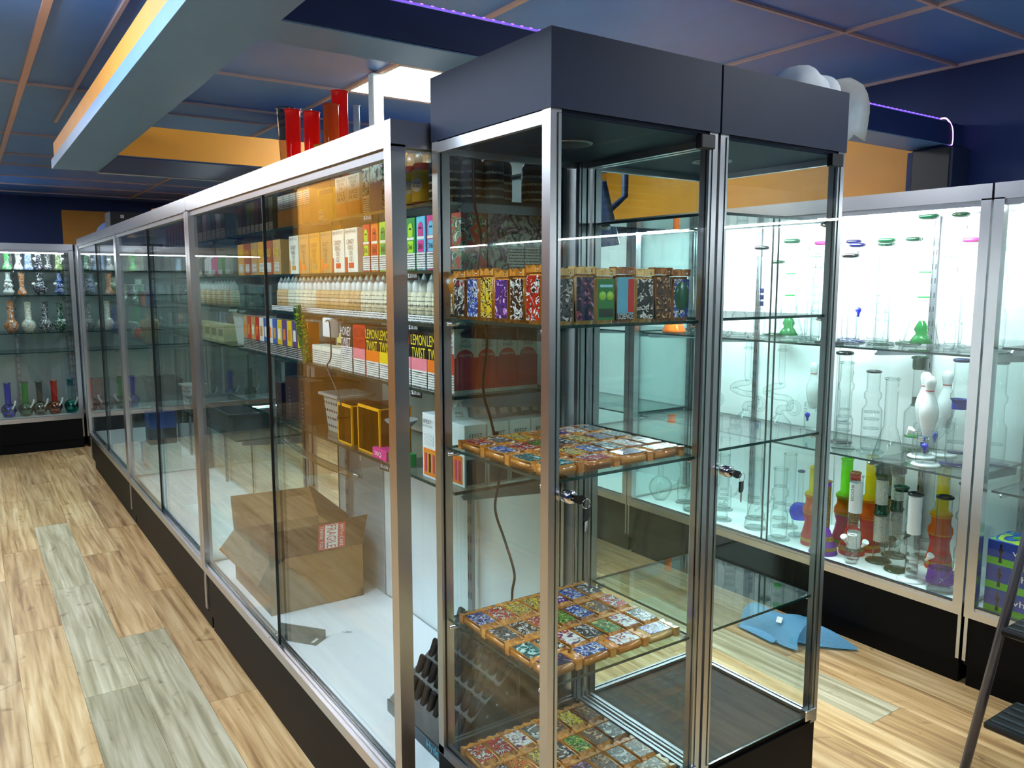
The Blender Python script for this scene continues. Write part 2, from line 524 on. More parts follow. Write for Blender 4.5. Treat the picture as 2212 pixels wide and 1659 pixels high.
# LED rope along the near cove beam
LEDB = emit('blue_led', (0.12, 0.05, 1.0, 1), 6.0)
rope = thing('led_rope', 'violet LED rope light along the top of the cove beam, its end hanging loose', 'rope light', (0.62, 1.768, 2.122))
obj('rope', M_tube([(0, 0, 0.004), (2.68, 0, 0.006)], 0.0025, 6), emit('rope_glow', (0.1, 0.05, 1.0, 1), 2.2), rope)
obj('tail', M_tube([(2.68, 0, 0.006), (2.72, -0.005, 0.01), (2.76, -0.008, -0.02), (2.77, -0.008, -0.07), (2.76, -0.008, -0.1)], 0.003, 6, 4), emit('violet_led', (0.6, 0.25, 1.0, 1), 5.0), rope)
for i in range(92):
    obj('diode', M_box(0.007, 0.003, 0.002), LEDB, rope, (0.01 + i * 0.029, -0.003, 0.005))
# ceiling lights
DIFF = emit('light_diffuser', (0.88, 0.95, 1.0, 1), CEIL_LIGHT)
FRM = mat('white_metal', C(225, 228, 230), 0.4)
def ceiling_light(x0, x1, y0, y1, label, drop=0.0):
    cx, cy = (x0 + x1) / 2, (y0 + y1) / 2
    t = thing('ceiling_light', label, 'ceiling light', (cx, cy, ZC - drop), 0, 'square ceiling lights')
    w, d = (x1 - x0) / 2 - 0.012, (y1 - y0) / 2 - 0.012
    obj('frame', M_boxes([((-w, -d, -0.004), (-w + 0.012, d, 0.02 + drop)), ((w - 0.012, -d, -0.004), (w, d, 0.02 + drop)), ((-w, -d, -0.004), (w, -d + 0.012, 0.02 + drop)), ((-w, d - 0.012, -0.004), (w, d, 0.02 + drop))]), FRM, t)
    obj('diffuser', M_ab((-w + 0.012, -d + 0.012, 0.0), (w - 0.012, d - 0.012, 0.006)), DIFF, t)
places = ['seen in the cove opening', 'over the left aisle nearest the entrance', 'over the left aisle beside the tower', 'over the left aisle beside the long counter', 'over the left aisle by the orange partition', 'beyond the far cove beam', 'at the right behind the photographer', 'in the far left corner behind the photographer', 'behind the photographer beside the cove beam', 'added out of view near the far left wall', 'added unseen, right of the one seen in the cove opening']
for (i, j), pl_ in zip(LIGHT_CELLS, places):
    ceiling_light(GX[i], GX[i + 1], GY[j], GY[j + 1], 'square white ceiling light ' + pl_)
# surface-mounted wraparound fixture just left of the picture
wl = thing('pendant_light', 'white fluorescent pendant hanging under the ceiling left of the cove beam', 'ceiling light', (-0.2, 2.3, ZC - 0.2))
obj('end_cap', M_box(0.21, 0.02, 0.06), FRM, wl, (0, -0.54, 0))
obj('end_cap', M_box(0.21, 0.02, 0.06), FRM, wl, (0, 0.54, 0))
obj('lens', M_prism([(-0.09, 0.06), (-0.1, 0.04), (-0.08, 0.0), (0.08, 0.0), (0.1, 0.04), (0.09, 0.06)], 1.06), emit('pendant_lens', (0.75, 0.9, 1.0, 1), 30.0), wl, (0, -0.53, 0))
for y_ in (-0.45, 0.45):
    obj('hanger', M_lathe(((0, 0.06), (0.003, 0.06), (0.003, 0.2), (0, 0.2)), 6), ALU, wl, (0, y_, 0))

# ---------------------------------------------------------------- display cases
def slotted(parent, x, y, z0, z1):
    o = obj('slotted_standard', M_ab((x - 0.012, y - 0.012, z0), (x + 0.012, y, z1)), ALU_D, parent)
    n = int((z1 - z0) / 0.06)
    obj('slots', M_boxes([((x - 0.009, y - 0.0125, z0 + 0.03 + 0.06 * k), (x - 0.005, y - 0.0119, z0 + 0.06 + 0.06 * k - 0.008)) for k in range(n)] + [((x + 0.005, y - 0.0125, z0 + 0.03 + 0.06 * k), (x + 0.009, y - 0.0119, z0 + 0.06 + 0.06 * k - 0.008)) for k in range(n)]), BLACKP, o, kind='stuff')
def show_case(label, loc, rz, Ln, D=0.5, H=1.81, shelves=(), sd=0.3, back=('glass', 'glass'), deck=WHITE, lamp=0.0, name='display_case', group=None, doors=True, deckz=0.30, brk=True, top='glass', frontlamp=False):
    t = thing(name, label, 'display case', loc, rz, group)
    p = 0.034
    obj('base', M_ab((0.004, 0.012, 0.085), (Ln - 0.004, D - 0.01, 0.268)), BLACK, t)
    obj('toe_kick', M_ab((0.01, 0.03, 0.0), (Ln - 0.01, D - 0.03, 0.086)), BLACK, t)
    for x in (0.002, Ln - 0.014):
        obj('base_strip', M_ab((x, 0.006, 0.1), (x + 0.012, 0.016, 0.268)), ALU, t)
    br = obj('bottom_rail', M_boxes([((0, 0, 0.268), (Ln, 0.042, 0.298)), ((0, D - 0.04, 0.268), (Ln, D, 0.298)), ((0, 0.04, 0.268), (0.03, D - 0.04, 0.298)), ((Ln - 0.03, 0.04, 0.268), (Ln, D - 0.04, 0.298))]), ALU, t)
    obj('door_track', M_boxes([((p, 0.006, 0.298), (Ln - p, 0.009, 0.308)), ((p, 0.02, 0.298), (Ln - p, 0.023, 0.308)), ((p, 0.034, 0.298), (Ln - p, 0.037, 0.308))]), ALU, br)
    obj('deck', M_ab((0.012, 0.042, 0.27), (Ln - 0.012, D - 0.012, deckz)), deck, t)
    for x, y in ((0, 0), (Ln - p, 0), (0, D - p), (Ln - p, D - p)):
        obj('post', M_boxes([((x, y, 0.298), (x + p, y + p, H - 0.05))]), ALU, t)
    tr = obj('top_rail', M_boxes([((0, 0, H - 0.055), (Ln, p, H)), ((0, D - p, H - 0.055), (Ln, D, H)), ((0, p, H - 0.055), (p, D - p, H)), ((Ln - p, p, H - 0.055), (Ln, D - p, H))]), ALU, t)
    obj('upper_track', M_boxes([((p, 0.008, H - 0.075), (Ln - p, 0.03, H - 0.055))]), ALU_D, tr)
    if top == 'glass':
        pane('top_glass', (p, p, H - 0.016), (Ln - p, D - p, H - 0.01), t)
    else:
        obj('top_panel', M_ab((p, p, H - 0.03), (Ln - p, D - p, H - 0.01)), top, t)
    for k, x in enumerate((0.012, Ln - 0.018)):
        pane('end_glass', (x, p, 0.298), (x + 0.006, D - p, H - 0.055), t)
    hb = Ln / 2
    for k, b in enumerate(back):
        x0, x1 = (p, hb + 0.02) if k == 0 else (hb - 0.02, Ln - p)
        if not isinstance(b, (str, bpy.types.Material)):
            x0, x1, b = b
        yy = D - 0.022 + 0.008 * k
        if b == 'glass':
            pane('back_glass', (x0, yy, 0.298), (x1, yy + 0.005, H - 0.055), t)
        elif b is not None:
            obj('back_panel', M_ab((x0, yy, 0.298), (x1, yy + 0.006, H - 0.055)), b, t)
    if doors:
        for k in range(2):
            x0, x1 = (p - 0.01, hb + 0.02) if k == 0 else (hb - 0.02, Ln - p + 0.01)
            yy = 0.011 if k == 0 else 0.025
            d = obj('sliding_door', M_pane((x0, yy, 0.306), (x1, yy + 0.006, H - 0.06)), [GLASS, GEDGE], t)
            e = x1 if k == 0 else x0
            obj('edge_strip', M_ab((e - 0.002, yy - 0.001, 0.306), (e + 0.002, yy + 0.007, H - 0.06)), BLACKP, d)
    sx = [Ln * 0.245, Ln * 0.755]
    for x in sx + ([0.03, Ln - 0.03] if brk else []):
        slotted(t, x, D - 0.026, 0.3, H - 0.06)
    for z in shelves:
        y0 = D - 0.03 - sd
        s = obj('shelf', M_pane((0.04, y0, z - 0.008), (Ln - 0.04, D - 0.03, z)), [SHELFG, GEDGE], t)
        for x in sx + [0.06, Ln - 0.06]:
            obj('bracket', M_prism([(y0 + 0.03, z - 0.02), (y0 + 0.045, z - 0.008), (D - 0.03, z - 0.008), (D - 0.03, z - 0.05), (y0 + 0.06, z - 0.032), (y0 + 0.036, z - 0.03)], 0.006, 'y').copy(), ALU_D, s, (x, 0, 0), PI / 2)
    if lamp:
        l = obj('lamp', M_ab((0.06, p + 0.004, H - 0.075), (Ln - 0.06, p + 0.03, H - 0.057)), FRM, t)
        obj('tube', M_ab((0.07, p + 0.008, H - 0.083), (Ln - 0.07, p + 0.026, H - 0.075)), emit('led_%g' % lamp, (0.9, 0.96, 1.0, 1), lamp), l)
    return t
LX = 0.759
ZS = [1.662, 1.502, 1.373, 1.208, 0.98]
u1 = show_case('long aluminium and glass counter case nearest the camera, full of boxes and bottles', (LX, 3.415, 0), R90, 3.415 - 1.556, shelves=ZS, back=((0.034, 0.33, 'glass'), (0.31, 0.74, GREYP), (0.715, 1.825, WHITEG)), group='long counter cases', brk=False)
u2 = show_case('middle aluminium and glass case of the long counter, behind its second post', (LX, 5.24, 0), R90, 5.24 - 3.418, shelves=[1.662, 1.502, 1.373, 1.208, 0.8], group='long counter cases')
u3 = show_case('far end aluminium and glass case of the long counter', (LX, 7.07, 0), R90, 7.07 - 5.243, shelves=[1.55, 1.33, 1.1, 0.72], group='long counter cases')
RX = 2.925
rS = [1.215, 0.765]
rA = show_case('brightly lit wall case behind the towers full of clear glass pipes', (RX, 3.158, 0), R90, 3.158 - 1.372, D=0.52, shelves=rS, sd=0.44, back=(WHITE, WHITE), lamp=LED_CASE, group='white wall cases', doors=True, top=WHITE)
rB = show_case('lit wall case at the right edge holding whipped cream charger boxes', (RX, 1.364, 0), R90, 1.83, D=0.52, shelves=[1.25, 0.74], sd=0.44, back=(WHITE, WHITE), lamp=LED_BACK, group='white wall cases', top=WHITE)
rC = show_case('lit wall case seen through the nearest tower, left of the pipe case', (RX, 4.99, 0), R90, 1.826, D=0.52, shelves=rS, sd=0.44, back=(WHITE, WHITE), lamp=LED_BACK, group='white wall cases', top=WHITE)
rD = show_case('wall case at the far end of the right wall', (RX, 6.82, 0), R90, 1.826, D=0.52, shelves=rS, sd=0.44, back=(WHITE, WHITE), lamp=LED_BACK, group='white wall cases', top=WHITE)
BY = 8.034
bS = [1.587, 1.369, 1.045, 0.874]
bA = show_case('far wall case at the left edge with coloured glass pipes in rows', (-1.0, BY, 0), 0, 1.83, shelves=bS, sd=0.42, back=(GREYP, GREYP), lamp=LED_BACK, group='far wall cases', top=WHITE)
bB = show_case('far wall case seen past the end of the long counter', (0.848, BY, 0), 0, 1.83, shelves=bS, sd=0.42, back=(GREYP, GREYP), lamp=LED_BACK, group='far wall cases', top=WHITE)
# lit case behind the photographer, mirrored in the tower glass
nA = show_case('lit wall case on the right wall behind the photographer, mirrored in the tower glass', (RX, -0.475, 0), R90, 1.83, D=0.52, shelves=[1.56, 1.2, 0.8], sd=0.44, back=(WHITE, WHITE), lamp=LED_NEAR, group='white wall cases', top=WHITE)

# ---------------------------------------------------------------- towers
TZ0, TZ1, TZ2 = 0.40, 1.768, 1.9
def tower(label, x0, shelves, key_out, hinge_right):
    w, D, Y0 = 0.42, 0.42, 1.125
    t = thing('tower_case', label, 'display case', (x0, Y0, 0), 0, 'glass tower cases')
    p = 0.024
    obj('base', M_ab((0.0, 0.006, 0.0), (w, D, TZ0 - 0.022)), BLACK, t)
    obj('deck', M_ab((0.01, 0.012, TZ0 - 0.022), (w - 0.01, D - 0.01, TZ0 - 0.008)), BLACK, t)
    obj('bottom_rail', M_boxes([((0, 0.024, TZ0 - 0.022), (0.02, D - 0.02, TZ0)), ((w - 0.02, 0.02, TZ0 - 0.022), (w, D - 0.02, TZ0)), ((0, D - 0.02, TZ0 - 0.022), (w, D, TZ0))]), ALU_D, t)
    hd = obj('header', M_ab((-0.002, -0.004, TZ1), (w + 0.0005, D, TZ2)), NAVYT, t)
    obj('ceiling_board', M_ab((0.004, 0.004, TZ1 - 0.01), (w - 0.004, D - 0.004, TZ1)), NAVYT, hd)
    ring = obj('downlight', M_torus(0.042, 0.005, 0, 28, 8, 0.6), ALU_D, t, (w * 0.5, D * 0.5, TZ1 - 0.011))
    obj('lens', M_lathe(((0, -0.002), (0.038, -0.002), (0.04, 0.002), (0, 0.003)), 24), DGREY, ring)
    for x, y in ((0, 0), (w - p, 0), (0, D - p), (w - p, D - p)):
        po = obj('post', M_boxes([((x, y, TZ0 - 0.02), (x + p, y + p, TZ1))]), ALU, t)
        sx = 1 if x == 0 else -1
        gx = x + (p if x == 0 else 0)
        obj('groove', M_ab((gx - 0.001, y + 0.006, TZ0), (gx + 0.0012, y + 0.009, TZ1)), BLACKP, po)
        if y > 0:
            obj('slot_rail', M_boxes([((gx - 0.001 + sx * 0.001, y + 0.002 + q * 0.007, TZ0), (gx + sx * 0.007, y + 0.005 + q * 0.007, TZ1 - 0.012)) for q in range(2)]), ALU, po)
    obj('top_rail', M_boxes([((0.0, p, TZ1 - 0.024), (0.012, D - p, TZ1 - 0.002)), ((w - 0.012, p, TZ1 - 0.024), (w, D - p, TZ1 - 0.002)), ((p, D - 0.012, TZ1 - 0.024), (w - p, D, TZ1 - 0.002))]), ALU, t)
    pane('side_glass', (0.006, p, TZ0), (0.011, D - p, TZ1 - 0.022), t)
    pane('side_glass', (w - 0.011, p, TZ0), (w - 0.006, D - p, TZ1 - 0.022), t)
    pane('back_glass', (p, D - 0.011, TZ0), (w - p, D - 0.006, TZ1 - 0.022), t)
    d = obj('glass_door', M_pane((p - 0.008, -0.002, TZ0 + 0.004), (w - p + 0.008, 0.003, TZ1 - 0.006)), [GLASS, GEDGE], t)
    hx = w - p - 0.012
    for z in (TZ1 - 0.034, TZ0 - 0.004):
        obj('hinge', M_box(0.04, 0.018, 0.028, 0.002), CHROME if z < 1 else BLACKP, d, (hx, 0.0, z))
    lk = obj('lock', M_lathe(((0, 0), (0.011, 0), (0.012, 0.003), (0.012, 0.008), (0.0125, 0.01), (0.0125, 0.022), (0.009, 0.024), (0, 0.024)), 22), CHROME, d, (p + 0.012, -0.001, 1.085 if key_out == 0 else 1.075), 0, PI / 2)
    for z in shelves:
        s = obj('shelf', M_pane((0.016, 0.016, z - 0.006), (w - 0.016, D - 0.02, z)), [SHELFG, GEDGE], t)
        for x in (0.018, w - 0.018):
            for y in (0.03, D - 0.05):
                obj('shelf_peg', M_lathe(((0, -0.014), (0.004, -0.014), (0.004, -0.004), (0.006, -0.003), (0.006, 0.014), (0, 0.014)), 10), CHROME, s, (x, y, z - 0.011), 0, 0, PI / 2)
    return t
T1X, T2X, TY = 0.85, 1.278, 1.125
t1 = tower('nearest glass tower case with dark header and shelves of printed wooden boxes', T1X, [1.395, 1.11, 0.712], 0, True)
t2 = tower('empty glass tower case standing right of the one with wooden boxes', T2X, [1.617, 1.398, 1.117, 0.71], 1, True)
# ---------------------------------------------------------------- printed wooden boxes in the tower
WOODB = wood('box_wood_orange', C(150, 84, 24), C(206, 132, 50), C(232, 166, 78), 0.22, 'Y', 3.0, 0.5)
WOODD = wood('box_wood_brown', C(104, 58, 24), C(160, 98, 46), C(196, 134, 72), 0.22, 'Y', 3.0, 0.5)
WOODL = wood('box_wood_pale', C(186, 140, 70), C(226, 186, 112), C(244, 214, 150), 0.22, 'Y', 3.0, 0.5)
K, Wt = C(12, 12, 14), C(238, 236, 228)
ARTS = {
    'red': art('print_red', [C(196, 28, 22), C(122, 14, 16), Wt, C(30, 20, 22)], 48.0),
    'blue': art('print_blue', [C(24, 44, 120), C(60, 110, 190), Wt, C(14, 18, 40)], 48.0),
    'green': art('print_green', [C(20, 92, 44), C(120, 180, 60), C(14, 30, 20), C(220, 210, 110)], 48.0),
    'yellow': art('print_yellow', [C(226, 190, 40), C(24, 22, 18), C(240, 224, 140), C(160, 90, 20)], 48.0),
    'purple': art('print_purple', [C(70, 24, 130), C(30, 16, 70), C(190, 130, 210), Wt], 48.0),
    'black and white': art('print_black_white', [K, C(40, 40, 44), Wt, C(120, 120, 122)], 48.0),
    'brown': art('print_brown', [C(92, 52, 26), C(40, 26, 18), C(170, 118, 70), C(220, 190, 140)], 48.0),
    'teal': art('print_teal', [C(16, 110, 116), C(20, 40, 60), C(110, 210, 196), Wt], 48.0),
    'grey': art('print_grey', [C(96, 98, 100), C(34, 36, 40), C(170, 170, 168), Wt], 48.0),
    'white': art('print_white', [Wt, C(214, 208, 196), C(180, 30, 30), C(40, 50, 120)], 48.0),
    'dark blue': art('print_dark_blue', [C(14, 18, 52), C(40, 40, 90), C(150, 40, 50), C(150, 160, 190)], 48.0),
    'orange': art('print_orange', [C(220, 110, 24), C(120, 40, 14), C(250, 200, 90), K], 48.0),
}
def dug_meshes(L, w=0.049, t=0.021):
    k = ('dug', L)
    if k not in CACHE:
        bm = bmesh.new()
        add_box(bm, (-w / 2, 0, 0), (w / 2, L - 0.0155, t))
        bmesh.ops.bevel(bm, geom=bm.edges[:], offset=0.005, segments=2, affect='EDGES')
        body = to_mesh(bm, 'body', True)
        bm = bmesh.new()
        # swivel lid with two finger hollows along its end
        out = []
        for i in range(13):
            u = i / 12
            out.append((-w / 2 + w * u, L - 0.0035 + 0.0032 * math.cos(u * 4 * PI)))
        out += [(w / 2, L - 0.0145), (-w / 2, L - 0.0145)]
        a = [bm.verts.new((x, y, 0.0005)) for x, y in out]
        b = [bm.verts.new((x, y, t - 0.0005)) for x, y in out]
        bm.faces.new(a); bm.faces.new(b[::-1])
        for i in range(len(out)):
            j = (i + 1) % len(out)
            bm.faces.new((a[j], a[i], b[i], b[j]))
        lid = to_mesh(bm, 'lid')
        bm = bmesh.new()
        add_box(bm, (-w / 2 + 0.004, 0.007, t - 0.0002), (w / 2 - 0.004, L - 0.02, t + 0.0007))
        pr = to_mesh(bm, 'print')
        CACHE[k] = (body, lid, pr)
    return CACHE[k]
def dugout(label, loc, rz, color, wd=None, L=0.088, stand=False, text=None, tcol=None, group=None, tsz=(0.03, 0.012), tpos=0.5):
    body, lid, pr = dug_meshes(L)
    wd = wd or WOODB
    o = obj('stash_box', body, wd, None, loc, rz, PI / 2 if stand else 0, 0, label, 'stash box', group)
    obj('lid', lid, wd, o)
    obj('pin', M_lathe(((0, 0), (0.0025, 0), (0.0025, 0.001), (0, 0.0012)), 8), CHROME, o, (0.014, L - 0.009, 0.0205))
    p = obj('print', pr, ARTS[color], o)
    if text:
        obj('lettering', M_text(text, *tsz), tcol or mat('ink_white', C(240, 240, 236), 0.4), p, (0, 0.007 + (L - 0.027) * tpos, 0.0219), 0, -PI / 2)
    return o
INKW = mat('ink_white', C(240, 240, 236), 0.4)
INKK = mat('ink_black', C(16, 16, 18), 0.4)
INKR = mat('ink_red', C(196, 24, 28), 0.4)
INKY = mat('ink_yellow', C(240, 214, 30), 0.4)
INKG = mat('ink_grey', C(96, 98, 100), 0.5)
order = {0: ['blue', 'red', 'yellow', 'yellow', 'purple', 'blue', 'black and white', 'grey', 'black and white', 'red', 'green', 'blue', 'brown', 'red', 'teal', 'black and white', 'white', 'black and white', 'green', 'white', 'black and white', 'dark blue', 'blue', 'white', 'purple'],
         1: ['red', 'grey', 'yellow', 'orange', 'purple', 'white', 'grey', 'blue', 'red', 'green', 'black and white', 'yellow', 'dark blue', 'grey', 'teal', 'orange', 'yellow', 'blue', 'black and white', 'white', 'brown', 'teal', 'red', 'dark blue', 'green'],
         2: ['red', 'red', 'white', 'grey', 'brown', 'yellow', 'brown', 'grey', 'orange', 'yellow', 'black and white', 'green', 'brown', 'grey', 'black and white', 'green', 'red', 'dark blue', 'brown', 'grey', 'brown', 'white', 'yellow', 'red', 'brown']}
shelf_words = {0: 'lower shelf', 1: 'middle shelf', 2: 'tower floor'}
jeep = {0: (8, 'JEEP'), 1: (13, None), 2: (2, 'Jeep')}
for s, z in ((0, 0.712), (1, 1.11), (2, 0.3925)):
    n = 0
    for r in range(3):
        y = 1.398 - r * 0.0925
        for c in range(7):
            x = T1X + 0.048 + c * 0.0513
            col = order[s][n]
            tx = {(0, 7): None, (0, 8): 'JEEP', (2, 2): 'Jeep', (0, 4): '02', (2, 16): 'GREEN'}.get((s, n))
            wd = WOODD if RNG.random() < (0.25 if c > 3 else 0.05) else WOODB
            dugout('stash box with %s print on %s, %s row from back, %s from left' % (col.replace('black and white', 'monochrome').replace('dark blue', 'navy'), shelf_words[s], ORD[r], ORD[c]), (x + RNG.uniform(-0.0006, 0.0006), y, z), RNG.uniform(-0.012, 0.012), col, wd, text=tx, tcol=INKK if col == 'white' else None, group='printed wooden boxes lying in the tower')
            n += 1
    for c in range(4):
        col = order[s][21 + c]
        wd = WOODL if (c == 3 and s == 0) or (s == 2 and c == 3) else WOODB
        dugout('wooden stash box with %s print on %s, front row, %s from left' % (col, shelf_words[s], ORD[c]), (T1X + 0.024 + c * 0.0905, 1.183, z), -PI / 2 + RNG.uniform(-0.015, 0.015), col, wd, text={(2, 1): 'Jeep 4x4'}.get((s, c)), tcol=INKK, group='printed wooden boxes lying in the tower')
# standing boxes on the top shelf
left_row = [('black and white', 'Kottonmouth', INKR, 'black stash box with red lettering and white figures'), ('blue', None, None, 'stash box with a blue beam print'), ('yellow', None, None, 'stash box with yellow skull pattern print'), ('purple', None, None, 'stash box with violet night print'), ('black and white', None, None, 'stash box printed with a grid of small pictures'), ('red', None, None, 'stash box with flaming red print')]
for i, (col, tx, tc, lb) in enumerate(left_row):
    o = dugout(lb + ', standing by the left glass, top shelf', (T1X + 0.045, 1.475 - i * 0.0535, 1.395), R90, col, WOODB, 0.102 + 0.002 * (i % 3) + (0.004 if i == 5 else 0), True, tx, tc, 'wooden boxes standing on the top tower shelf', (0.036, 0.011), 0.92)
right_row = [('grey', WOODL, None, 'stash box with silver skull print'), ('dark blue', WOODL, None, 'stash box with dark blue crowded print'), ('green', WOODL, None, 'stash box with plain green print'), ('teal', WOODD, 'SCIENCE', 'stash box with light blue print and SCIENCE lettering'), ('black and white', WOODL, None, 'stash box with black cartoon poster print'), ('brown', WOODD, None, 'stash box with brown feather print'), ('blue', WOODD, None, 'stash box with oval green and blue print')]
for i, (col, wd, tx, lb) in enumerate(right_row):
    o = dugout(lb + ', standing by the door, top shelf', (T1X + 0.05 + i * 0.0505, 1.17, 1.395), 0.03 * (i % 3 - 1), col, wd, 0.104 + 0.003 * (i % 2), True, tx, INKW, 'wooden boxes standing on the top tower shelf', (0.038, 0.01), 0.07)
o = bpy.data.objects
# green and blue/red picture panels on two of the standing boxes
GREENP = mat('print_plain_green', C(28, 120, 52), 0.3)
LIME = mat('print_lime', C(160, 220, 70), 0.3)
for q in [x for x in COL.objects if x.get('label', '').startswith('stash box with plain green print')]:
    pr = [c for c in q.children if c.name.startswith('print')][0]
    pr.material_slots[0].link = 'OBJECT'; pr.material_slots[0].material = GREENP
    for sx in (-1, 1):
        obj('spot', M_lathe(((0, 0), (0.0085, 0), (0.0085, 0.0004), (0, 0.0005)), 20), LIME, pr, (sx * 0.0095, 0.052, 0.0217))
    obj('stripe', M_ab((-0.018, 0.012, 0.0217), (0.018, 0.028, 0.0221)), mat('print_dark_green', C(10, 40, 20), 0.3), pr)
    obj('stripe', M_ab((-0.016, 0.068, 0.0217), (0.016, 0.073, 0.0221)), mat('print_pale_blue', C(150, 214, 230), 0.3), pr)
for q in [x for x in COL.objects if x.get('label', '').startswith('stash box with light blue print')]:
    pr = [c for c in q.children if c.name.startswith('print')][0]
    pr.material_slots[0].link = 'OBJECT'; pr.material_slots[0].material = mat('print_sky_blue', C(92, 176, 206), 0.3)
    obj('stripe', M_ab((0.006, 0.02, 0.0217), (0.0205, 0.084, 0.0221)), mat('print_scarlet', C(200, 30, 30), 0.3), pr)
    obj('stripe', M_ab((-0.0205, 0.007, 0.0217), (0.0205, 0.018, 0.0221)), INKK, pr)
    [c for c in pr.children if c.name.startswith('lettering')][0].location.z = 0.0224
for q in [x for x in COL.objects if x.get('label', '').startswith('stash box with oval green')]:
    pr = [c for c in q.children if c.name.startswith('print')][0]
    oval = obj('oval', M_lathe(((0, 0), (0.0195, 0), (0.0195, 0.0004), (0, 0.0005)), 24), mat('print_deep_green', C(24, 96, 70), 0.3), pr, (0, 0.05, 0.0217))
    oval.scale = (1, 1.5, 1)
# small goggle-eyed figurine at the back left corner of that shelf
FIGO = mat('figurine_orange', C(212, 140, 44), 0.3)
fg = thing('figurine', 'small orange goggle-eyed figurine with black ball hands on the top tower shelf', 'figurine', (T1X + 0.042, 1.522, 1.396), -0.9)
obj('body', M_lathe(((0, 0.02), (0.008, 0.022), (0.009, 0.045), (0.006, 0.05), (0.016, 0.056), (0.021, 0.072), (0.018, 0.088), (0.008, 0.095), (0, 0.096)), 16), FIGO, fg)
obj('eye', M_lathe(((0, -0.007), (0.005, -0.005), (0.007, 0), (0.005, 0.005), (0, 0.007)), 12), INKW, fg, (-0.008, -0.016, 0.078))
obj('eye', M_lathe(((0, -0.007), (0.005, -0.005), (0.007, 0), (0.005, 0.005), (0, 0.007)), 12), INKW, fg, (0.008, -0.016, 0.08))
for sx in (-1, 1):
    obj('arm', M_tube([(sx * 0.008, 0, 0.043), (sx * 0.018, -0.006, 0.038), (sx * 0.016, -0.014, 0.03)], 0.0018, 6, 4), INKK, fg)
    obj('hand', M_lathe(((0, -0.005), (0.0045, -0.002), (0.0045, 0.002), (0, 0.005)), 10), INKK, fg, (sx * 0.016, -0.015, 0.03))
    obj('leg', M_tube([(sx * 0.004, 0, 0.022), (sx * 0.006, 0, 0.006)], 0.002, 6), FIGO, fg)
    obj('shoe', M_lathe(((0, 0), (0.007, 0), (0.008, 0.003), (0.004, 0.007), (0, 0.008)), 12), INKK, fg, (sx * 0.008, -0.003, 0.0))
# keys in the two tower locks
def keys(label, x, z, hang, ang):
    k = thing('key_ring', label, 'keys', (x, 1.098, z), 0, 'keys hanging in the tower locks')
    obj('key_blade', M_ab((-0.002, -0.004, -0.001), (0.002, 0.006, 0.001)), CHROME, k)
    hd = M_prism([(0, -0.007), (0.014, -0.009), (0.024, -0.005), (0.026, 0.004), (0.016, 0.008), (0, 0.006)], 0.004)
    obj('key_head', hd, BLACKP, k, (0, -0.006, 0), 0, 0, ang)
    obj('ring', M_torus(0.009, 0.0008, 0, 22, 6), CHROME, k, (0.026, -0.006, -0.013), 0, PI / 2, 0.4)
    obj('spare_head', M_prism([(-0.008, 0), (0.008, 0), (0.009, -0.018), (0.005, -0.024), (-0.006, -0.024), (-0.009, -0.018)], 0.004), BLACKP, k, (hang, -0.006, -0.022), 0.3)
    obj('spare_blade', M_prism([(-0.003, 0), (0.003, 0), (0.003, -0.018), (0.001, -0.024), (-0.003, -0.02)], 0.0016), CHROME, k, (hang, -0.005, -0.045), 0.3)
keys('black headed keys hanging in the lock of the box tower', T1X + 0.036, 1.085, 0.028, 0.25)
keys('black headed keys hanging in the lock of the empty tower', T2X + 0.036, 1.075, 0.027, 0.4)
# black power cord hanging behind the tower
cord = obj('power_cord', M_tube([(0.958, 1.5505, 1.75), (0.958, 1.5505, 1.662), (0.967, 1.5505, 1.617), (0.977, 1.5505, 1.566), (0.967, 1.5505, 1.483), (0.992, 1.5505, 1.356), (0.981, 1.5505, 1.228), (1.003, 1.5505, 1.149), (1.027, 1.5505, 1.046), (1.024, 1.5505, 1.002), (1.013, 1.5505, 0.935), (1.042, 1.5505, 0.85), (1.069, 1.5505, 0.763), (1.062, 1.5505, 0.7), (1.08, 1.5505, 0.5), (1.09, 1.5505, 0.006)], 0.0032, 8, 5), BLACKP, None, label='black power cord hanging down behind the box tower', cat='cord')
obj('inline_switch', M_box(0.012, 0.009, 0.035, 0.003), BLACKP, cord, (1.01, 1.5505, 1.09), 0, 0, 0.25)
# white cap lying on top of the empty tower
CLOTHW = mat('white_cloth', C(232, 238, 244), 0.85, 0, 0.08, 60, bump=0.4)
def M_blob(rx, ry, rz, seed, seg=24, rings=10, amp=0.12, half=False):
    rn = random.Random(seed)
    ph = [rn.uniform(0, 6) for _ in range(6)]
    bm = bmesh.new()
    V = []
    for j in range(rings + 1):
        th = (PI / 2 if half else PI) * j / rings
        row = []
        for i in range(seg):
            a = 2 * PI * i / seg
            k = 1 + amp * (math.sin(3 * a + ph[0]) * math.sin(2 * th + ph[1]) + 0.6 * math.sin(5 * a + ph[2] + 3 * th) + 0.4 * math.cos(8 * a + ph[3]) * math.sin(th))
            row.append(bm.verts.new((rx * k * math.sin(th) * math.cos(a), ry * k * math.sin(th) * math.sin(a), rz * (1 + 0.3 * (k - 1)) * math.cos(th))))
        V.append(row)
    for j in range(rings):
        for i in range(seg):
            bm.faces.new((V[j][i], V[j][(i + 1) % seg], V[j + 1][(i + 1) % seg], V[j + 1][i]))
    bmesh.ops.remove_doubles(bm, verts=bm.verts[:], dist=1e-5)
    return to_mesh(bm, 'blob', True)
hat = thing('cap', 'crumpled white cloth cap on top of the empty tower, brim hanging over the edge', 'cap', (T2X + 0.375, TY + 0.035, TZ2 + 0.0005), 0.1)
obj('crown', M_blob(0.085, 0.06, 0.062, 4, half=True, amp=0.07), CLOTHW, hat, (-0.03, 0.04, 0.0))
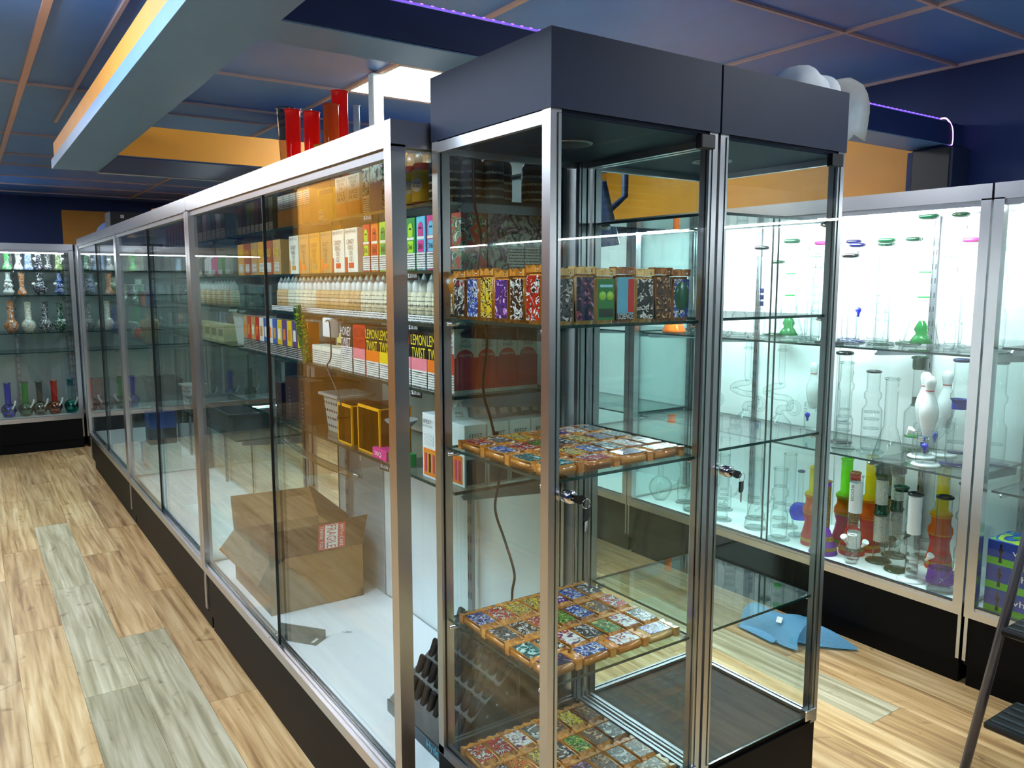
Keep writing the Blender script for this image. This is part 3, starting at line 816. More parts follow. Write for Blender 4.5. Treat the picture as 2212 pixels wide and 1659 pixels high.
obj('back_panel', M_blob(0.06, 0.05, 0.05, 9, half=True, amp=0.1), CLOTHW, hat, (0.03, 0.03, 0.0))
brim = []
bm = bmesh.new()
V = []
for j in range(9):
    u = j / 8
    row = []
    for i in range(9):
        v = i / 8 - 0.5
        x = 0.055 + 0.11 * math.sin(min(1, u * 1.6) * PI / 2) + 0.004 * math.sin(7 * v)
        z = 0.038 - 0.11 * max(0, u - 0.28) - 0.03 * u * u - 0.01 * abs(v) * 4 * u
        row.append(bm.verts.new((x, v * 0.08 * (1 - 0.3 * u * u) + 0.005, z)))
    V.append(row)
for j in range(8):
    for i in range(8):
        bm.faces.new((V[j][i], V[j][i + 1], V[j + 1][i + 1], V[j + 1][i]))
bmesh.ops.solidify(bm, geom=bm.faces[:], thickness=0.004)
obj('brim', to_mesh(bm, 'brim', True), CLOTHW, hat)
# ---------------------------------------------------------------- goods in the long counter case
WARN = lines('print_warning', C(236, 232, 218), C(40, 40, 42), 7, 0.5, 0.4)
WARNK = lines('print_warning_dark', C(20, 20, 22), C(225, 222, 210), 6, 0.5, 0.35)
PRICE = mat('price_tag_black', C(10, 10, 12), 0.4)
def face_xf(f, w, d, h):
    return {'F': ((0, -d / 2, 0), 0.0, w), 'R': ((w / 2, 0, 0), PI / 2, d), 'L': ((-w / 2, 0, 0), -PI / 2, d)}[f]
def carton(label, w, d, h, loc, rz, body, panels=(), texts=(), name='carton', cat='box', group=None, bev=0.0012):
    """cardboard carton; panels (face, u0, u1, v0, v1, material), texts (face, string, uc, vc, uw, vh, ink), in face fractions"""
    o = obj(name, M_box(w, d, h, bev), body, None, loc, rz, 0, 0, label, cat, group)
    for i, (f, u0, u1, v0, v1, m) in enumerate(panels):
        l, a, fw = face_xf(f, w, d, h)
        pw_, ph_ = (u1 - u0) * fw, (v1 - v0) * h
        ca, sa = math.cos(a), math.sin(a)
        uc = ((u0 + u1) / 2 - 0.5) * fw
        e = 0.0003 + 0.0002 * i
        nx_, ny_ = sa, -ca
        obj('printed_panel', M_box(round(pw_, 5), 0.0006, round(ph_, 5)), m, o, (l[0] + uc * ca + nx_ * e, l[1] + uc * sa + ny_ * e, v0 * h), a)
    for f, s, uc, vc, uw, vh, ink in texts:
        l, a, fw = face_xf(f, w, d, h)
        ca, sa = math.cos(a), math.sin(a)
        u = (uc - 0.5) * fw
        e = 0.0022
        obj('lettering', M_text(s, uw * fw, vh * h), ink, o, (l[0] + u * ca + sa * e, l[1] + u * sa - ca * e, vc * h), a)
    return o
def price(s, y, z, x=0.9335):
    t = obj('price_tag', M_box(0.05, 0.001, 0.022), PRICE, None, (x - 0.002, y, z - 0.024), R90 + 0.1, 0, 0, 'black price tag reading %s on the shelf edge %s' % (s[0], s[1]), 'price tag', 'shelf price tags')
    obj('lettering', M_text(s[0], 0.04, 0.012), INKW, t, (0, -0.0009, 0.011))
SF = 0.945
TAN = mat('carton_tan', C(196, 150, 84), 0.5)
AMB = mat('carton_amber', C(220, 150, 40), 0.45)
YEL = mat('carton_yellow', C(236, 196, 22), 0.4)
CREAM = mat('carton_cream', C(238, 232, 210), 0.45)
CBLK = mat('carton_black', C(22, 22, 24), 0.4)
CRED = mat('carton_red', C(208, 44, 28), 0.4)
CPINK = mat('carton_pink', C(234, 130, 140), 0.4)
CORG = mat('carton_orange', C(240, 120, 24), 0.4)
CTEAL = mat('carton_teal', C(96, 170, 158), 0.4)
CMAUVE = mat('carton_mauve', C(176, 140, 160), 0.4)
CSKY = mat('carton_sky', C(90, 190, 220), 0.4)
CLIME = mat('carton_lime', C(170, 214, 40), 0.4)
CMAG = mat('carton_magenta', C(214, 40, 130), 0.4)
CBLUE = mat('carton_blue', C(44, 84, 170), 0.4)
CGRN = mat('carton_green', C(40, 140, 60), 0.4)
DRIPS = {k: art('drip_' + k, cols, 26.0, 0.4) for k, cols in {'a': [C(230, 228, 214), C(128, 186, 174), C(44, 46, 50), C(196, 150, 170)], 'b': [C(206, 60, 48), C(120, 180, 120), C(44, 40, 44), C(230, 226, 214)], 'c': [C(206, 206, 190), C(150, 120, 140), C(60, 56, 66), C(176, 190, 170)]}.items()}
# --- first shelf
z = ZS[0] + 0.0005
G1 = 'cartons and bottles on the first shelf of the long case'
for i in range(5):
    carton('tan e-liquid carton with warning label, %s from left on the first shelf' % ORD[i], 0.062, 0.06, 0.112, (SF + 0.03, 2.82 - i * 0.064, z), R90, TAN, [('F', 0.05, 0.95, 0.56, 0.97, WARN), ('F', 0, 1, 0, 0.5, AMB)], group=G1)
yb = carton('bright yellow open carton beside the peach and pear cartons on the first shelf', 0.12, 0.07, 0.098, (SF + 0.036, 2.4, z), R90, YEL, [('F', 0.02, 0.3, 0.03, 0.35, WARN), ('F', 0.08, 1, 0.82, 0.98, KRAFTD)], group=G1)
for i, y in enumerate((2.275, 2.185)):
    carton('white and orange peach pear juice carton, %s on the first shelf' % ('left one' if i == 0 else 'right one'), 0.087, 0.06, 0.118, (SF + 0.03, y, z), R90, CREAM, [('F', 0, 1, 0, 0.36, CORG), ('R', 0, 1, 0, 0.4, CORG)],
           [('F', 'JUICE\nHEAD', 0.55, 0.52, 0.72, 0.22, INKK), ('F', 'FRESH JUICY\nPEACH &\nPEAR', 0.55, 0.82, 0.76, 0.26, INKG)], group=G1)
carton('narrow white carton with teal mask print on the first shelf', 0.045, 0.05, 0.124, (SF + 0.026, 2.1, z), R90, CREAM, [('F', 0.05, 0.95, 0.4, 0.96, DRIPS['a']), ('F', 0.03, 0.97, 0.03, 0.36, WARN)], group=G1)
carton('teal and mauve drip carton at the post on the first shelf', 0.075, 0.06, 0.132, (SF + 0.03, 2.03, z), R90, DRIPS['a'], [('F', 0.02, 0.98, 0.02, 0.6, CMAUVE)], group=G1)
def bottle(label, loc, label_mat, cap_mat, h=0.135, r=0.019, liq=None, group=None, extra=None, rz=0.0, text=None):
    t = thing('bottle', label, 'bottle', loc, rz, group)
    hb = h * 0.62
    obj('body', M_lathe(((0, 0), (r * 0.94, 0), (r, 0.003), (r, hb * 0.9), (r * 0.8, hb), (0, hb)), 16), liq or label_mat, t)
    obj('label', M_lathe(((r * 1.0, hb * 0.06), (r * 1.02, hb * 0.06), (r * 1.02, hb * 0.82), (r * 1.0, hb * 0.82)), 16), label_mat, t)
    obj('cap', M_lathe(((r * 0.74, hb), (r * 0.78, hb + 0.002), (r * 0.74, hb + h * 0.17), (r * 0.6, hb + h * 0.2), (r * 0.16, h * 0.97), (0, h)), 14), cap_mat, t)
    if text:
        obj('lettering', M_text(text, r * 1.1, r * 0.55), INKK, t, (0, -r * 1.06, hb * 0.55))
    return t
CAPC = clear('frosted_cap', (0.82, 0.84, 0.84, 1), (0.6, 0.62, 0.62, 1), 0.12, 0.3)
CAPW = mat('milky_cap', C(226, 226, 216), 0.4)
LIQ = mat('amber_liquid', C(150, 50, 14), 0.15)
YLAB = mat('label_yellow', C(244, 204, 20), 0.4)
for i, (x, y) in enumerate(((0.965, 1.845), (0.957, 1.785), (1.02, 1.83))):
    b = bottle('yellow label bottle with tall clear cap, %s by the end glass on the first shelf' % ('leftmost', 'front', 'rear')[i], (x, y, z), YLAB, CAPC, 0.16, 0.028, LIQ, G1, None, R90 + 0.5)
    obj('badge', M_lathe(((0, 0), (0.017, 0), (0.017, 0.0006), (0, 0.0008)), 8), PLASTW, b, (0, -0.0285, 0.045), 0, PI / 2)
    obj('lettering', M_text('SMOKE\nPUNK', 0.022, 0.014), INKK, b, (0, -0.0296, 0.046))
BLAB = lines('label_black_bottle', C(24, 24, 26), C(220, 220, 210), 4, 0.4, 0.3)
k = 0
for (x, y) in ((0.965, 1.715), (0.96, 1.655), (1.0, 1.63), (1.05, 1.615), (1.09, 1.64), (1.17, 1.62), (1.03, 1.69)):
    b = bottle('black dropper bottle at the near end of the first shelf, %s by distance from aisle' % nth((0, 1, 2, 4, 5, 6, 3)[k]), (x, y, z), BLAB, CBLK, 0.155, 0.027, CBLK, 'black bottles at the near end of the first shelf', None, k)
    k += 1
for i in range(8):
    carton('slim dark carton with warning strip, %s from left on the first shelf' % nth(i), 0.05, 0.05, 0.12, (SF + 0.03, 3.34 - i * 0.056, z), R90, [mat('carton_oxblood', C(92, 36, 34), 0.4), mat('carton_olive', C(92, 84, 44), 0.4), CBLK][(i * 5 + i // 3) % 3], [('F', 0.05, 0.95, 0.02, 0.26, WARN)], group='slim dark cartons on the first shelf')
# --- second shelf
z = ZS[1] + 0.0005
G2 = 'cartons on the second shelf of the long case'
for i in range(6):
    cb = [CREAM, TAN, AMB, TAN, CREAM, CREAM][i]
    ac = [AMB, CORG, TAN, CORG, CRED, CRED][i]
    y = 2.70 - i * 0.098
    carton('cream iced candy carton with orange fruit print, %s from left on the second shelf' % ORD[i], 0.09, 0.06, 0.128, (SF + 0.03, y, z), R90, cb, [('F', 0.3, 0.7, 0.1, 0.22, ac), ('F', 0.0, 0.22 if i % 2 else 0.12, 0.0, 0.35, ac)],
           [('F', 'CANDY\nKING\nON\nICE', 0.5, 0.5, 0.62, 0.5, mat('ink_brown', C(120, 90, 60), 0.5)), ('F', 'DRIP WITH US', 0.5, 0.92, 0.85, 0.07, INKG)], group=G2)
for i in range(6):
    carton('plain amber carton with small print, %s from left on the second shelf' % ORD[i], 0.082, 0.06, 0.124, (SF + 0.03, 3.33 - i * 0.09, z), R90, [AMB, mat('carton_rust', C(170, 74, 40), 0.45), TAN][i % 3], [('F', 0.2, 0.8, 0.08, 0.35, WARN)], [('F', ['DRIPS', 'SUPER\nGOOD', 'JUST\nCHILL', 'FRUIT\nICE', 'GOLD', 'MANGO'][i], 0.5, 0.65, 0.7, 0.25, INKY)], group=G2)
GH = [('lime', CLIME, CRED), ('red', CRED, CORG), ('green', CGRN, CLIME), ('blue', CSKY, CBLUE), ('white', CREAM, CORG), ('light green', CLIME, CGRN), ('magenta', CMAG, CSKY), ('sky', CSKY, CMAG)]
for i, (nm, c1, c2) in enumerate(GH):
    y = 2.105 - i * 0.054
    o = carton('narrow %s salt carton with warning label on the second shelf' % nm, 0.046, 0.05, 0.132, (SF + 0.026, y, z), R90, c2, [('F', 0.0, 1.0, 0.02, 0.33, WARN), ('F', 0.18, 0.82, 0.34, 0.56, c1), ('F', 0.1, 0.9, 0.58, 0.63, CREAM)], [('F', '36', 0.5, 0.45, 0.5, 0.1, INKK), ('F', 'WARNING', 0.5, 0.29, 0.7, 0.03, INKK)], group=G2)
    g = obj('mask_print', M_prism([(-0.012, 0), (0.012, 0), (0.013, 0.02), (0.009, 0.031), (0, 0.035), (-0.009, 0.031), (-0.013, 0.02)], 0.0008), c1, o, (0, -0.0262, 0.084))
    for sx in (-1, 1):
        obj('spot', M_lathe(((0, 0), (0.0028, 0), (0.0028, 0.0005), (0, 0.0006)), 10), INKK, g, (sx * 0.004, -0.0002, 0.02), 0, PI / 2).scale = (1, 1, 1)
k = 0
for (x, y, m, w, nm) in ((1.0, 1.637, 'b', 0.075, 'red and green'), (1.062, 1.637, 'c', 0.06, 'grey and mauve'), (1.118, 1.637, 'c', 0.05, 'pale grey'), (1.165, 1.637, 'c', 0.05, 'greenish'), (1.21, 1.637, 'c', 0.04, 'dim')):
    o = carton('%s dripping print carton at the near end of the second shelf' % nm, w, 0.045, 0.132, (x + 0.0, y, z), 0, DRIPS[m], [('F', 0.1, 0.95, 0.04, 0.42, WARN)] if k in (2, 3) else [], [('F', 'WARNING', 0.5, 0.36, 0.6, 0.04, INKK)] if k in (2, 3) else [], group=G2)
    k += 1
carton('open red and green dripping carton lying behind on the second shelf', 0.09, 0.06, 0.1, (1.03, 1.74, z), 0.1, DRIPS['b'], group=G2)
# --- third shelf: two rows of frosted-cap bottles
z = ZS[2] + 0.0005
ELAB = lines('label_cream_bottle', C(226, 214, 178), C(80, 70, 50), 5, 0.45, 0.22)
ETAN = lines('label_tan_bottle', C(214, 170, 110), C(90, 60, 30), 5, 0.45, 0.22)
for i in range(33):
    y = 1.652 + i * 0.0392
    lm = ELAB if i < 14 or 22 < i < 30 else ETAN
    bottle('frosted cap e-liquid bottle, %s from right in the front row, third shelf' % nth(i), (SF + 0.024 + 0.002 * (i % 2), y, z), lm, CAPW, 0.122, 0.0185, None, 'e-liquid bottles on the third shelf', None, R90, 'ed' if i < 16 else None)
for i in range(8):
    bottle('slim frosted cap bottle, %s from left in the end row, third shelf' % nth(i), (1.02 + i * 0.026, 1.645, z), ELAB, CAPW, 0.122, 0.0125, None, 'e-liquid bottles at the near end of the third shelf', None, 0)
wstrip = lines('print_warning_band', C(238, 236, 226), C(30, 30, 30), 3, 0.5, 0.5)
ws = obj('warning_strip', M_box(1.3, 0.001, 0.018), wstrip, None, (SF - 0.008, 2.28, z), R90, 0, 0, 'long white warning strip along the feet of the third shelf bottles', 'label strip')
# --- fourth shelf: twist cartons
z = ZS[3] + 0.0005
G4 = 'cartons on the fourth shelf of the long case'
STRIPE = lines('print_zigzag', C(238, 236, 230), C(20, 20, 22), 5, 0.5, 0.5)
tw = [('HONEY\nTWIST', CBLK, 'striped black', 2.262, STRIPE, INKW), ('MELON\nTWIST', CRED, 'red', 2.17, CPINK, mat('ink_dark_red', C(150, 10, 20), 0.4)), ('LEMON\nTWIST', CBLK, 'black and orange', 2.078, CORG, INKY), ('LEMON\nTWIST', CBLK, 'black and yellow', 1.99, YEL, INKY), ('MELON\nTWIST', CBLK, 'black and pink', 1.885, CPINK, INKR), ('LEMON\nTWIST', CBLK, 'black and rose', 1.797, CPINK, INKY), ('LEMON\nTWIST', CBLK, 'black, yellow and orange', 1.71, CORG, INKY)]
for i, (s, cb, nm, y, acc, ink) in enumerate(tw):
    carton('%s twist e-liquid carton with white warning label on the fourth shelf' % nm, 0.085, 0.06, 0.142, (SF + 0.03, y, z), R90, cb, [('F', 0, 1, 0.3, 0.52, acc), ('F', 0.02, 0.98, 0.0, 0.3, WARN)], [('F', s, 0.5, 0.73, 0.94, 0.42, ink), ('F', 'WARNING:', 0.5, 0.26, 0.5, 0.035, INKK)], group=G4)
for i in range(3):
    carton('cream warning label carton, %s of three left of the striped twist carton' % ORD[i], 0.078, 0.05, 0.062 if i < 2 else 0.06, (SF + 0.026, 2.515 - i * 0.083, z), R90, CREAM, [('F', 0.03, 0.97, 0.03, 0.8, WARN)], group=G4)
for i in range(2):
    carton('tan notched display carton, %s behind the cream warning cartons' % ('left' if i == 0 else 'right'), 0.075, 0.04, 0.1, (SF + 0.08, 2.45 - i * 0.08, z), R90, mat('carton_pale_yellow', C(232, 206, 120), 0.5), [('F', 0.1, 0.9, 0.62, 0.7, KRAFTD)], group=G4)
DISP = [CORG, TAN, CREAM, YEL, YEL, AMB, CRED, CBLUE, mat('carton_violet', C(84, 60, 120), 0.4)]
for i in range(14):
    carton('upright vape pack, %s from right in the coloured row on the fourth shelf' % nth(i), 0.05, 0.04, 0.13, (SF + 0.03, 2.64 + i * 0.054, z), R90, DISP[(i * 4 + i // 4) % 9], [('F', 0.0, 1.0, 0.0, 0.3, WARNK), ('F', 0.25, 0.75, 0.45, 0.75, [AMB, CORG, CREAM][i % 3])], group='vape packs on the fourth shelf')
# rolled green bag leaning at the end of that row
gb = obj('rolled_bag', M_tube([(0, 0, 0), (0.0, -0.01, 0.06), (0.0, -0.02, 0.13), (0, -0.032, 0.19)], [0.014, 0.018, 0.018, 0.014], 10, 3), art('bag_green', [C(30, 110, 40), C(14, 60, 26), C(170, 200, 40), C(16, 30, 18)], 40), None, (SF - 0.004, 2.585, z), R90, 0, 0, 'rolled green foil bag leaning against the shelf by the cord', 'bag')
APW = mat('carton_mint_white', C(224, 226, 214), 0.4)
for i in range(4):
    arch = [(-0.5, 0), (0.5, 0)] + [(0.5 * math.cos(PI * q / 10), 0.62 * math.sin(PI * q / 10)) for q in range(11)]
    o = carton('apple twist carton, %s from left at the near end of the fourth shelf' % ORD[i], 0.06, 0.058, 0.157, (0.972 + i * 0.0605, 1.645, z), 0, APW, [('F', 0.0, 1.0, 0.06, 0.55, CRED), ('F', 0.1, 0.9, 0.005, 0.05, WARN)], [('F', 'CRISP\nAPPLE\nSMASH', 0.5, 0.8, 0.5, 0.2, INKG), ('F', '3 NICOTINE', 0.5, 0.59, 0.6, 0.035, INKW), ('F', '60ML X2', 0.5, 0.13, 0.8, 0.06, mat('ink_dark_red', C(150, 10, 20), 0.4))], group=G4)
    obj('arch_print', M_prism([(0.024 * math.cos(PI * q / 12), 0.02 * math.sin(PI * q / 12)) for q in range(13)], 0.0006), CRED, o, (0, -0.0294, 0.157 * 0.55))
    if i == 0:
        obj('printed_panel', M_box(0.0006, 0.056, 0.05), CRED, o, (-0.0303, 0, 0.047))
        obj('printed_panel', M_box(0.0006, 0.056, 0.045), WARN, o, (-0.0305, 0, 0.002))
        obj('lettering', M_text('APPLE\nTWIST', 0.05, 0.058), INKR, o, (-0.0312, 0, 0.118), -PI / 2)
        obj('lettering', M_text('WARNING:', 0.03, 0.005), INKK, o, (-0.0312, 0.0, 0.04), -PI / 2)
carton('orange citrus carton with black top behind the apple cartons', 0.085, 0.06, 0.15, (1.045, 1.75, z), R90, CORG, [('F', 0, 1, 0.5, 1.0, CBLK)], [('F', 'CITRUS', 0.5, 0.86, 0.7, 0.08, INKY)], group=G4)
# --- fifth shelf
z = ZS[4] + 0.0005
WBOX = mat('carton_white_grey', C(228, 230, 224), 0.4)
G5 = 'battery charger cartons on the fifth shelf'
for i in range(7):
    x = 0.965 + (i * 0.066 if i else 0)
    y = 1.735 if i == 0 else 1.66
    w, d, h = (0.10, 0.06, 0.165) if i == 0 else (0.062, 0.1, 0.165)
    lb = 'white battery charger carton facing the aisle at the post on the fifth shelf' if i == 0 else 'white battery charger carton with hang tab, %s from left in the end row' % ORD[i - 1]
    if i == 0:
        o = carton(lb, w, d, h, (0.975, y, z), R90, WBOX, [('F', 0.06, 0.94, 0.04, 0.46, CORG), ('F', 0.12, 0.88, 0.07, 0.43, AMB), ('F', 0.1, 0.6, 0.52, 0.7, lines('print_fine', C(228, 230, 224), C(120, 122, 120), 9, 0.5, 0.3))], [('F', 'EFEST', 0.3, 0.88, 0.45, 0.06, INKK), ('F', 'SKYWOLF R4', 0.3, 0.81, 0.5, 0.035, INKG)], group=G5)
        for q in range(4):
            obj('battery_print', M_box(0.008, 0.0006, 0.048), CMAG if q != 1 else CBLK, o, (-0.03 + q * 0.02, -0.0318, 0.016))
    else:
        o = carton(lb, w, d, h * 0.93, (0.93 + i * 0.066, y, z), 0, WBOX, [('F', 0.08, 0.92, 0.04, 0.45, mat('carton_dark_grey', C(70, 76, 80), 0.4))], [('F', 'EFEST', 0.5, 0.82, 0.6, 0.07, INKK)], group=G5)  # dark grey panel on the end row cartons
        if i == 1:
            obj('printed_panel', M_box(0.0006, 0.08, 0.07), CORG, o, (-0.0312, 0, 0.006))
            for q in range(4):
                obj('battery_print', M_box(0.0006, 0.008, 0.05), CMAG if q != 1 else CBLK, o, (-0.0318, 0.027 - q * 0.018, 0.014))
    obj('hang_tab', M_boxes([((-0.025, 0, 0), (-0.012, 0.001, 0.035)), ((0.012, 0, 0), (0.025, 0.001, 0.035)), ((-0.012, 0, 0.022), (0.012, 0.001, 0.035)), ((-0.012, 0, 0), (0.012, 0.001, 0.008))]), WBOX, o, (0, 0.02, h * (1 if i == 0 else 0.93)), 0, -0.35)
AMBG = clear('amber_acrylic', (0.62, 0.34, 0.08, 1), (0.3, 0.14, 0.03, 1), 0.05)
AMBE = mat('amber_acrylic_edge', C(240, 170, 30), 0.2)
for i, (y, w, h, nm) in enumerate(((2.29, 0.11, 0.12, 'left'), (2.115, 0.15, 0.135, 'right'))):
    t = thing('acrylic_box', 'amber transparent acrylic box, %s of the two on the fifth shelf' % nm, 'acrylic box', (SF + 0.05, y, z), R90, 'amber acrylic boxes')
    for nm2, a, b in (('front_panel', (-w / 2, -0.05, 0), (w / 2, -0.046, h)), ('back_panel', (-w / 2, 0.046, 0), (w / 2, 0.05, h)), ('side_panel', (-w / 2, -0.046, 0), (-w / 2 + 0.004, 0.046, h)), ('side_panel', (w / 2 - 0.004, -0.046, 0), (w / 2, 0.046, h)), ('top_panel', (-w / 2, -0.05, h), (w / 2, 0.05, h + 0.004))):
        obj(nm2, M_pane(a, b), [AMBG, AMBE], t)
    obj('edge_frame', M_boxes([((-w / 2, -0.0515, 0), (-w / 2 + 0.005, -0.05, h)), ((w / 2 - 0.005, -0.0515, 0), (w / 2, -0.05, h)), ((-w / 2, -0.0515, h - 0.005), (w / 2, -0.05, h)), ((-w / 2, -0.0515, 0), (w / 2, -0.05, 0.005))]), AMBE, t)
carton('magenta battery box marked 30Q at the front of the fifth shelf', 0.09, 0.045, 0.03, (SF + 0.01, 2.02, z), R90, CMAG, (), [('F', '30Q', 0.45, 0.5, 0.5, 0.5, INKW)], group='battery boxes')
carton('green battery box marked VTC beside the magenta one', 0.08, 0.045, 0.034, (SF + 0.012, 1.925, z), R90, CGRN, (), [('F', 'VTC', 0.5, 0.5, 0.6, 0.6, INKW)], group='battery boxes')
def basket(label, w, d, h, loc, rz, m, group=None, holes=True, taper=0.82, name='basket'):
    t = thing(name, label, 'basket', loc, rz, group)
    bm = bmesh.new()
    def ring(s, zz, ins):
        n = 6
        a, b, r = w / 2 * s - ins, d / 2 * s - ins, 0.02
        pts = []
        for cx_, cy_, a0 in ((a - r, b - r, 0), (-a + r, b - r, PI / 2), (-a + r, -b + r, PI), (a - r, -b + r, 1.5 * PI)):
            for q in range(4):
                pts.append(bm.verts.new((cx_ + r * math.cos(a0 + q * PI / 6), cy_ + r * math.sin(a0 + q * PI / 6), zz)))
        return pts
    R_ = [ring(taper, 0, 0), ring(1, h, 0), ring(1, h, 0.003), ring(taper, 0.003, 0.003)]
    for p_, q_ in zip(R_, R_[1:]):
        for i in range(16):
            bm.faces.new((p_[i], p_[(i + 1) % 16], q_[(i + 1) % 16], q_[i]))
    bm.faces.new(R_[0][::-1]); bm.faces.new(R_[3])
    sh = obj('shell', to_mesh(bm, 'shell'), m, t)
    bm = bmesh.new()
    rim = M_boxes([((-w / 2 - 0.008, -d / 2 - 0.008, h - 0.006), (w / 2 + 0.008, -d / 2 + 0.002, h + 0.002)), ((-w / 2 - 0.008, d / 2 - 0.002, h - 0.006), (w / 2 + 0.008, d / 2 + 0.008, h + 0.002)), ((-w / 2 - 0.008, -d / 2, h - 0.006), (-w / 2 + 0.002, d / 2, h + 0.002)), ((w / 2 - 0.002, -d / 2, h - 0.006), (w / 2 + 0.008, d / 2, h + 0.002))])
    obj('rim', rim, m, t)
    bm.free()
    if holes:
        bx = []
        for rr in range(max(1, int(h / 0.028))):
            zz = 0.015 + rr * 0.026
            s = taper + (1 - taper) * zz / h
            for q in range(int(w / 0.022)):
                x_ = (-w / 2 + 0.018 + q * 0.022) * s
                bx.append(((x_ - 0.006, -d / 2 * s - 0.0012, zz), (x_ + 0.004, -d / 2 * s + 0.002, zz + 0.007)))
            for q in range(int(d / 0.022)):
                y_ = (-d / 2 + 0.018 + q * 0.022) * s
                bx.append(((w / 2 * s - 0.002, y_ - 0.006, zz), (w / 2 * s + 0.0012, y_ + 0.004, zz + 0.007)))
        obj('perforations', M_boxes(bx), BLACKP, t, kind='stuff')
    return t
basket('light grey perforated plastic basket left of the amber boxes', 0.15, 0.12, 0.125, (1.04, 2.5, z), R90, GREYPL, 'plastic baskets')
for i, (y, nm) in enumerate(((2.965, 'leftmost'), (2.82, 'middle'), (2.69, 'rightmost'))):
    w = 0.05 if i == 0 else 0.1
    carton('tall black device carton with fine grey print, %s of three leaning on the fifth shelf' % nm, w, 0.05, 0.155 if i else 0.12, (SF + 0.04, y, z), R90 + 0.12, mat('carton_ink_blue', C(18, 26, 38), 0.3), [('F', 0.3, 0.42, 0.06, 0.8, lines('print_side_grey', C(18, 26, 38), C(120, 130, 140), 8, 0.4, 0.3))], [('F', 'VAPOR', 0.7, 0.5, 0.3, 0.05, INKG)], group='black device cartons')
basket('dark grey perforated basket behind the black device cartons', 0.2, 0.13, 0.13, (1.12, 2.85, z), R90, DGREY, 'plastic baskets')
tr_ = obj('small_tray', M_lathe(((0, 0), (0.02, 0), (0.045, 0.02), (0.047, 0.02), (0.022, -0.004), (0, -0.004)), 18), GREYPL, None, (0.97, 1.952, z + 0.1), 0, 0, 0, 'small grey cup standing on a white stem near the post on the fifth shelf', 'tray')
obj('stem', M_box(0.016, 0.016, 0.1), PLASTW, tr_, (0, 0, -0.1005))
# white plug and wire hanging on the shelf front
pc = thing('charger_cable', 'black charger cable with white plug hanging across the amber reflection', 'cable', (0.9, 2.36, 1.35))
obj('plug', M_box(0.03, 0.06, 0.06, 0.003), PLASTW, pc, (0.035, 0, -0.045))
obj('wire', M_tube([(0.02, 0, 0.005), (0.016, -0.04, 0.0), (0.02, -0.035, -0.1), (0.02, 0.0, -0.14), (0.02, -0.07, -0.2), (0.02, -0.105, -0.25), (0.025, -0.06, -0.29), (0.09, 0.06, -0.31)], 0.0022, 6, 6), BLACKP, pc)
for s, y, zz in ((('$20.00', 'under the mask carton'), 2.06, ZS[0]), (('$20.00', 'under the salt cartons'), 1.80, ZS[1]), (('$20.00', 'under the frosted-cap bottles'), 1.80, ZS[2]), (('$20.00', 'under the twist cartons'), 1.79, ZS[3]), (('$12.00', 'under the battery boxes'), 1.985, ZS[4])):
    price(s, y, zz)
# --- deck of the first unit
dz = 0.3005
cb = thing('cardboard_box', 'open brown cardboard box with a red fragile sticker on the case floor', 'cardboard box', (1.0, 2.935, dz), R90)
# local x runs to world -y; box 0.46 by 0.35, dented walls
w, d, h = 0.45, 0.35, 0.2
def sheet(pts, th, n, name, m, bend):
    """dented board between four corners"""
    bm = bmesh.new()
    P = [Vector(p) for p in pts]
    nn = (P[1] - P[0]).cross(P[3] - P[0]).normalized()
    V = []
    for j in range(n + 1):
        row = []
        for i in range(n + 1):
            u, v = i / n, j / n
            p = P[0] * (1 - u) * (1 - v) + P[1] * u * (1 - v) + P[2] * u * v + P[3] * (1 - u) * v
            p = p + nn * bend(u, v)
            row.append(bm.verts.new(p))
        V.append(row)
    for j in range(n):
        for i in range(n):
            bm.faces.new((V[j][i], V[j][i + 1], V[j + 1][i + 1], V[j + 1][i]))
    bmesh.ops.solidify(bm, geom=bm.faces[:], thickness=th)
    return obj(name, to_mesh(bm, name), m, cb)
dent = lambda a, f: (lambda u, v: a * math.sin(PI * u) * math.sin(PI * v * f))
sheet([(-w / 2, -d / 2, 0), (w / 2, -d / 2, 0), (w / 2, -d / 2, h), (-w / 2, -d / 2, h)], 0.004, 6, 'wall', KRAFT, lambda u, v: -0.02 * math.sin(PI * u * 2) * v)
sheet([(w / 2, -d / 2, 0), (w / 2, d / 2, 0), (w / 2, d / 2, h), (w / 2, -d / 2, h)], 0.004, 6, 'wall', KRAFT, dent(0.008, 1))
sheet([(w / 2, d / 2, 0), (-w / 2, d / 2, 0), (-w / 2, d / 2, h), (w / 2, d / 2, h)], 0.004, 6, 'wall', KRAFT, dent(0.012, 1))
sheet([(-w / 2, d / 2, 0), (-w / 2, -d / 2, 0), (-w / 2, -d / 2, h), (-w / 2, d / 2, h)], 0.004, 6, 'wall', KRAFT, dent(0.01, 1))
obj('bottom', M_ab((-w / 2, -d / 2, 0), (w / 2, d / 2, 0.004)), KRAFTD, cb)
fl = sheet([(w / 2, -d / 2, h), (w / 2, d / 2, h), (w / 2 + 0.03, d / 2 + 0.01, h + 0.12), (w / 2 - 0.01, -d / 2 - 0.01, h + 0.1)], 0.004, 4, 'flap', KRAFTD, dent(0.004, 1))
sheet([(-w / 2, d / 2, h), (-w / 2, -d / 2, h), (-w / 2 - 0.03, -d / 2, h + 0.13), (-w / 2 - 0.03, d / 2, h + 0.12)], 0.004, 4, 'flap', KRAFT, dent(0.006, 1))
sheet([(-w / 2, -d / 2, h), (w / 2, -d / 2, h), (w / 2 - 0.05, -d / 2 - 0.03, h - 0.1), (-w / 2, -d / 2 - 0.06, h - 0.07)], 0.004, 4, 'flap', KRAFT, dent(0.006, 1))
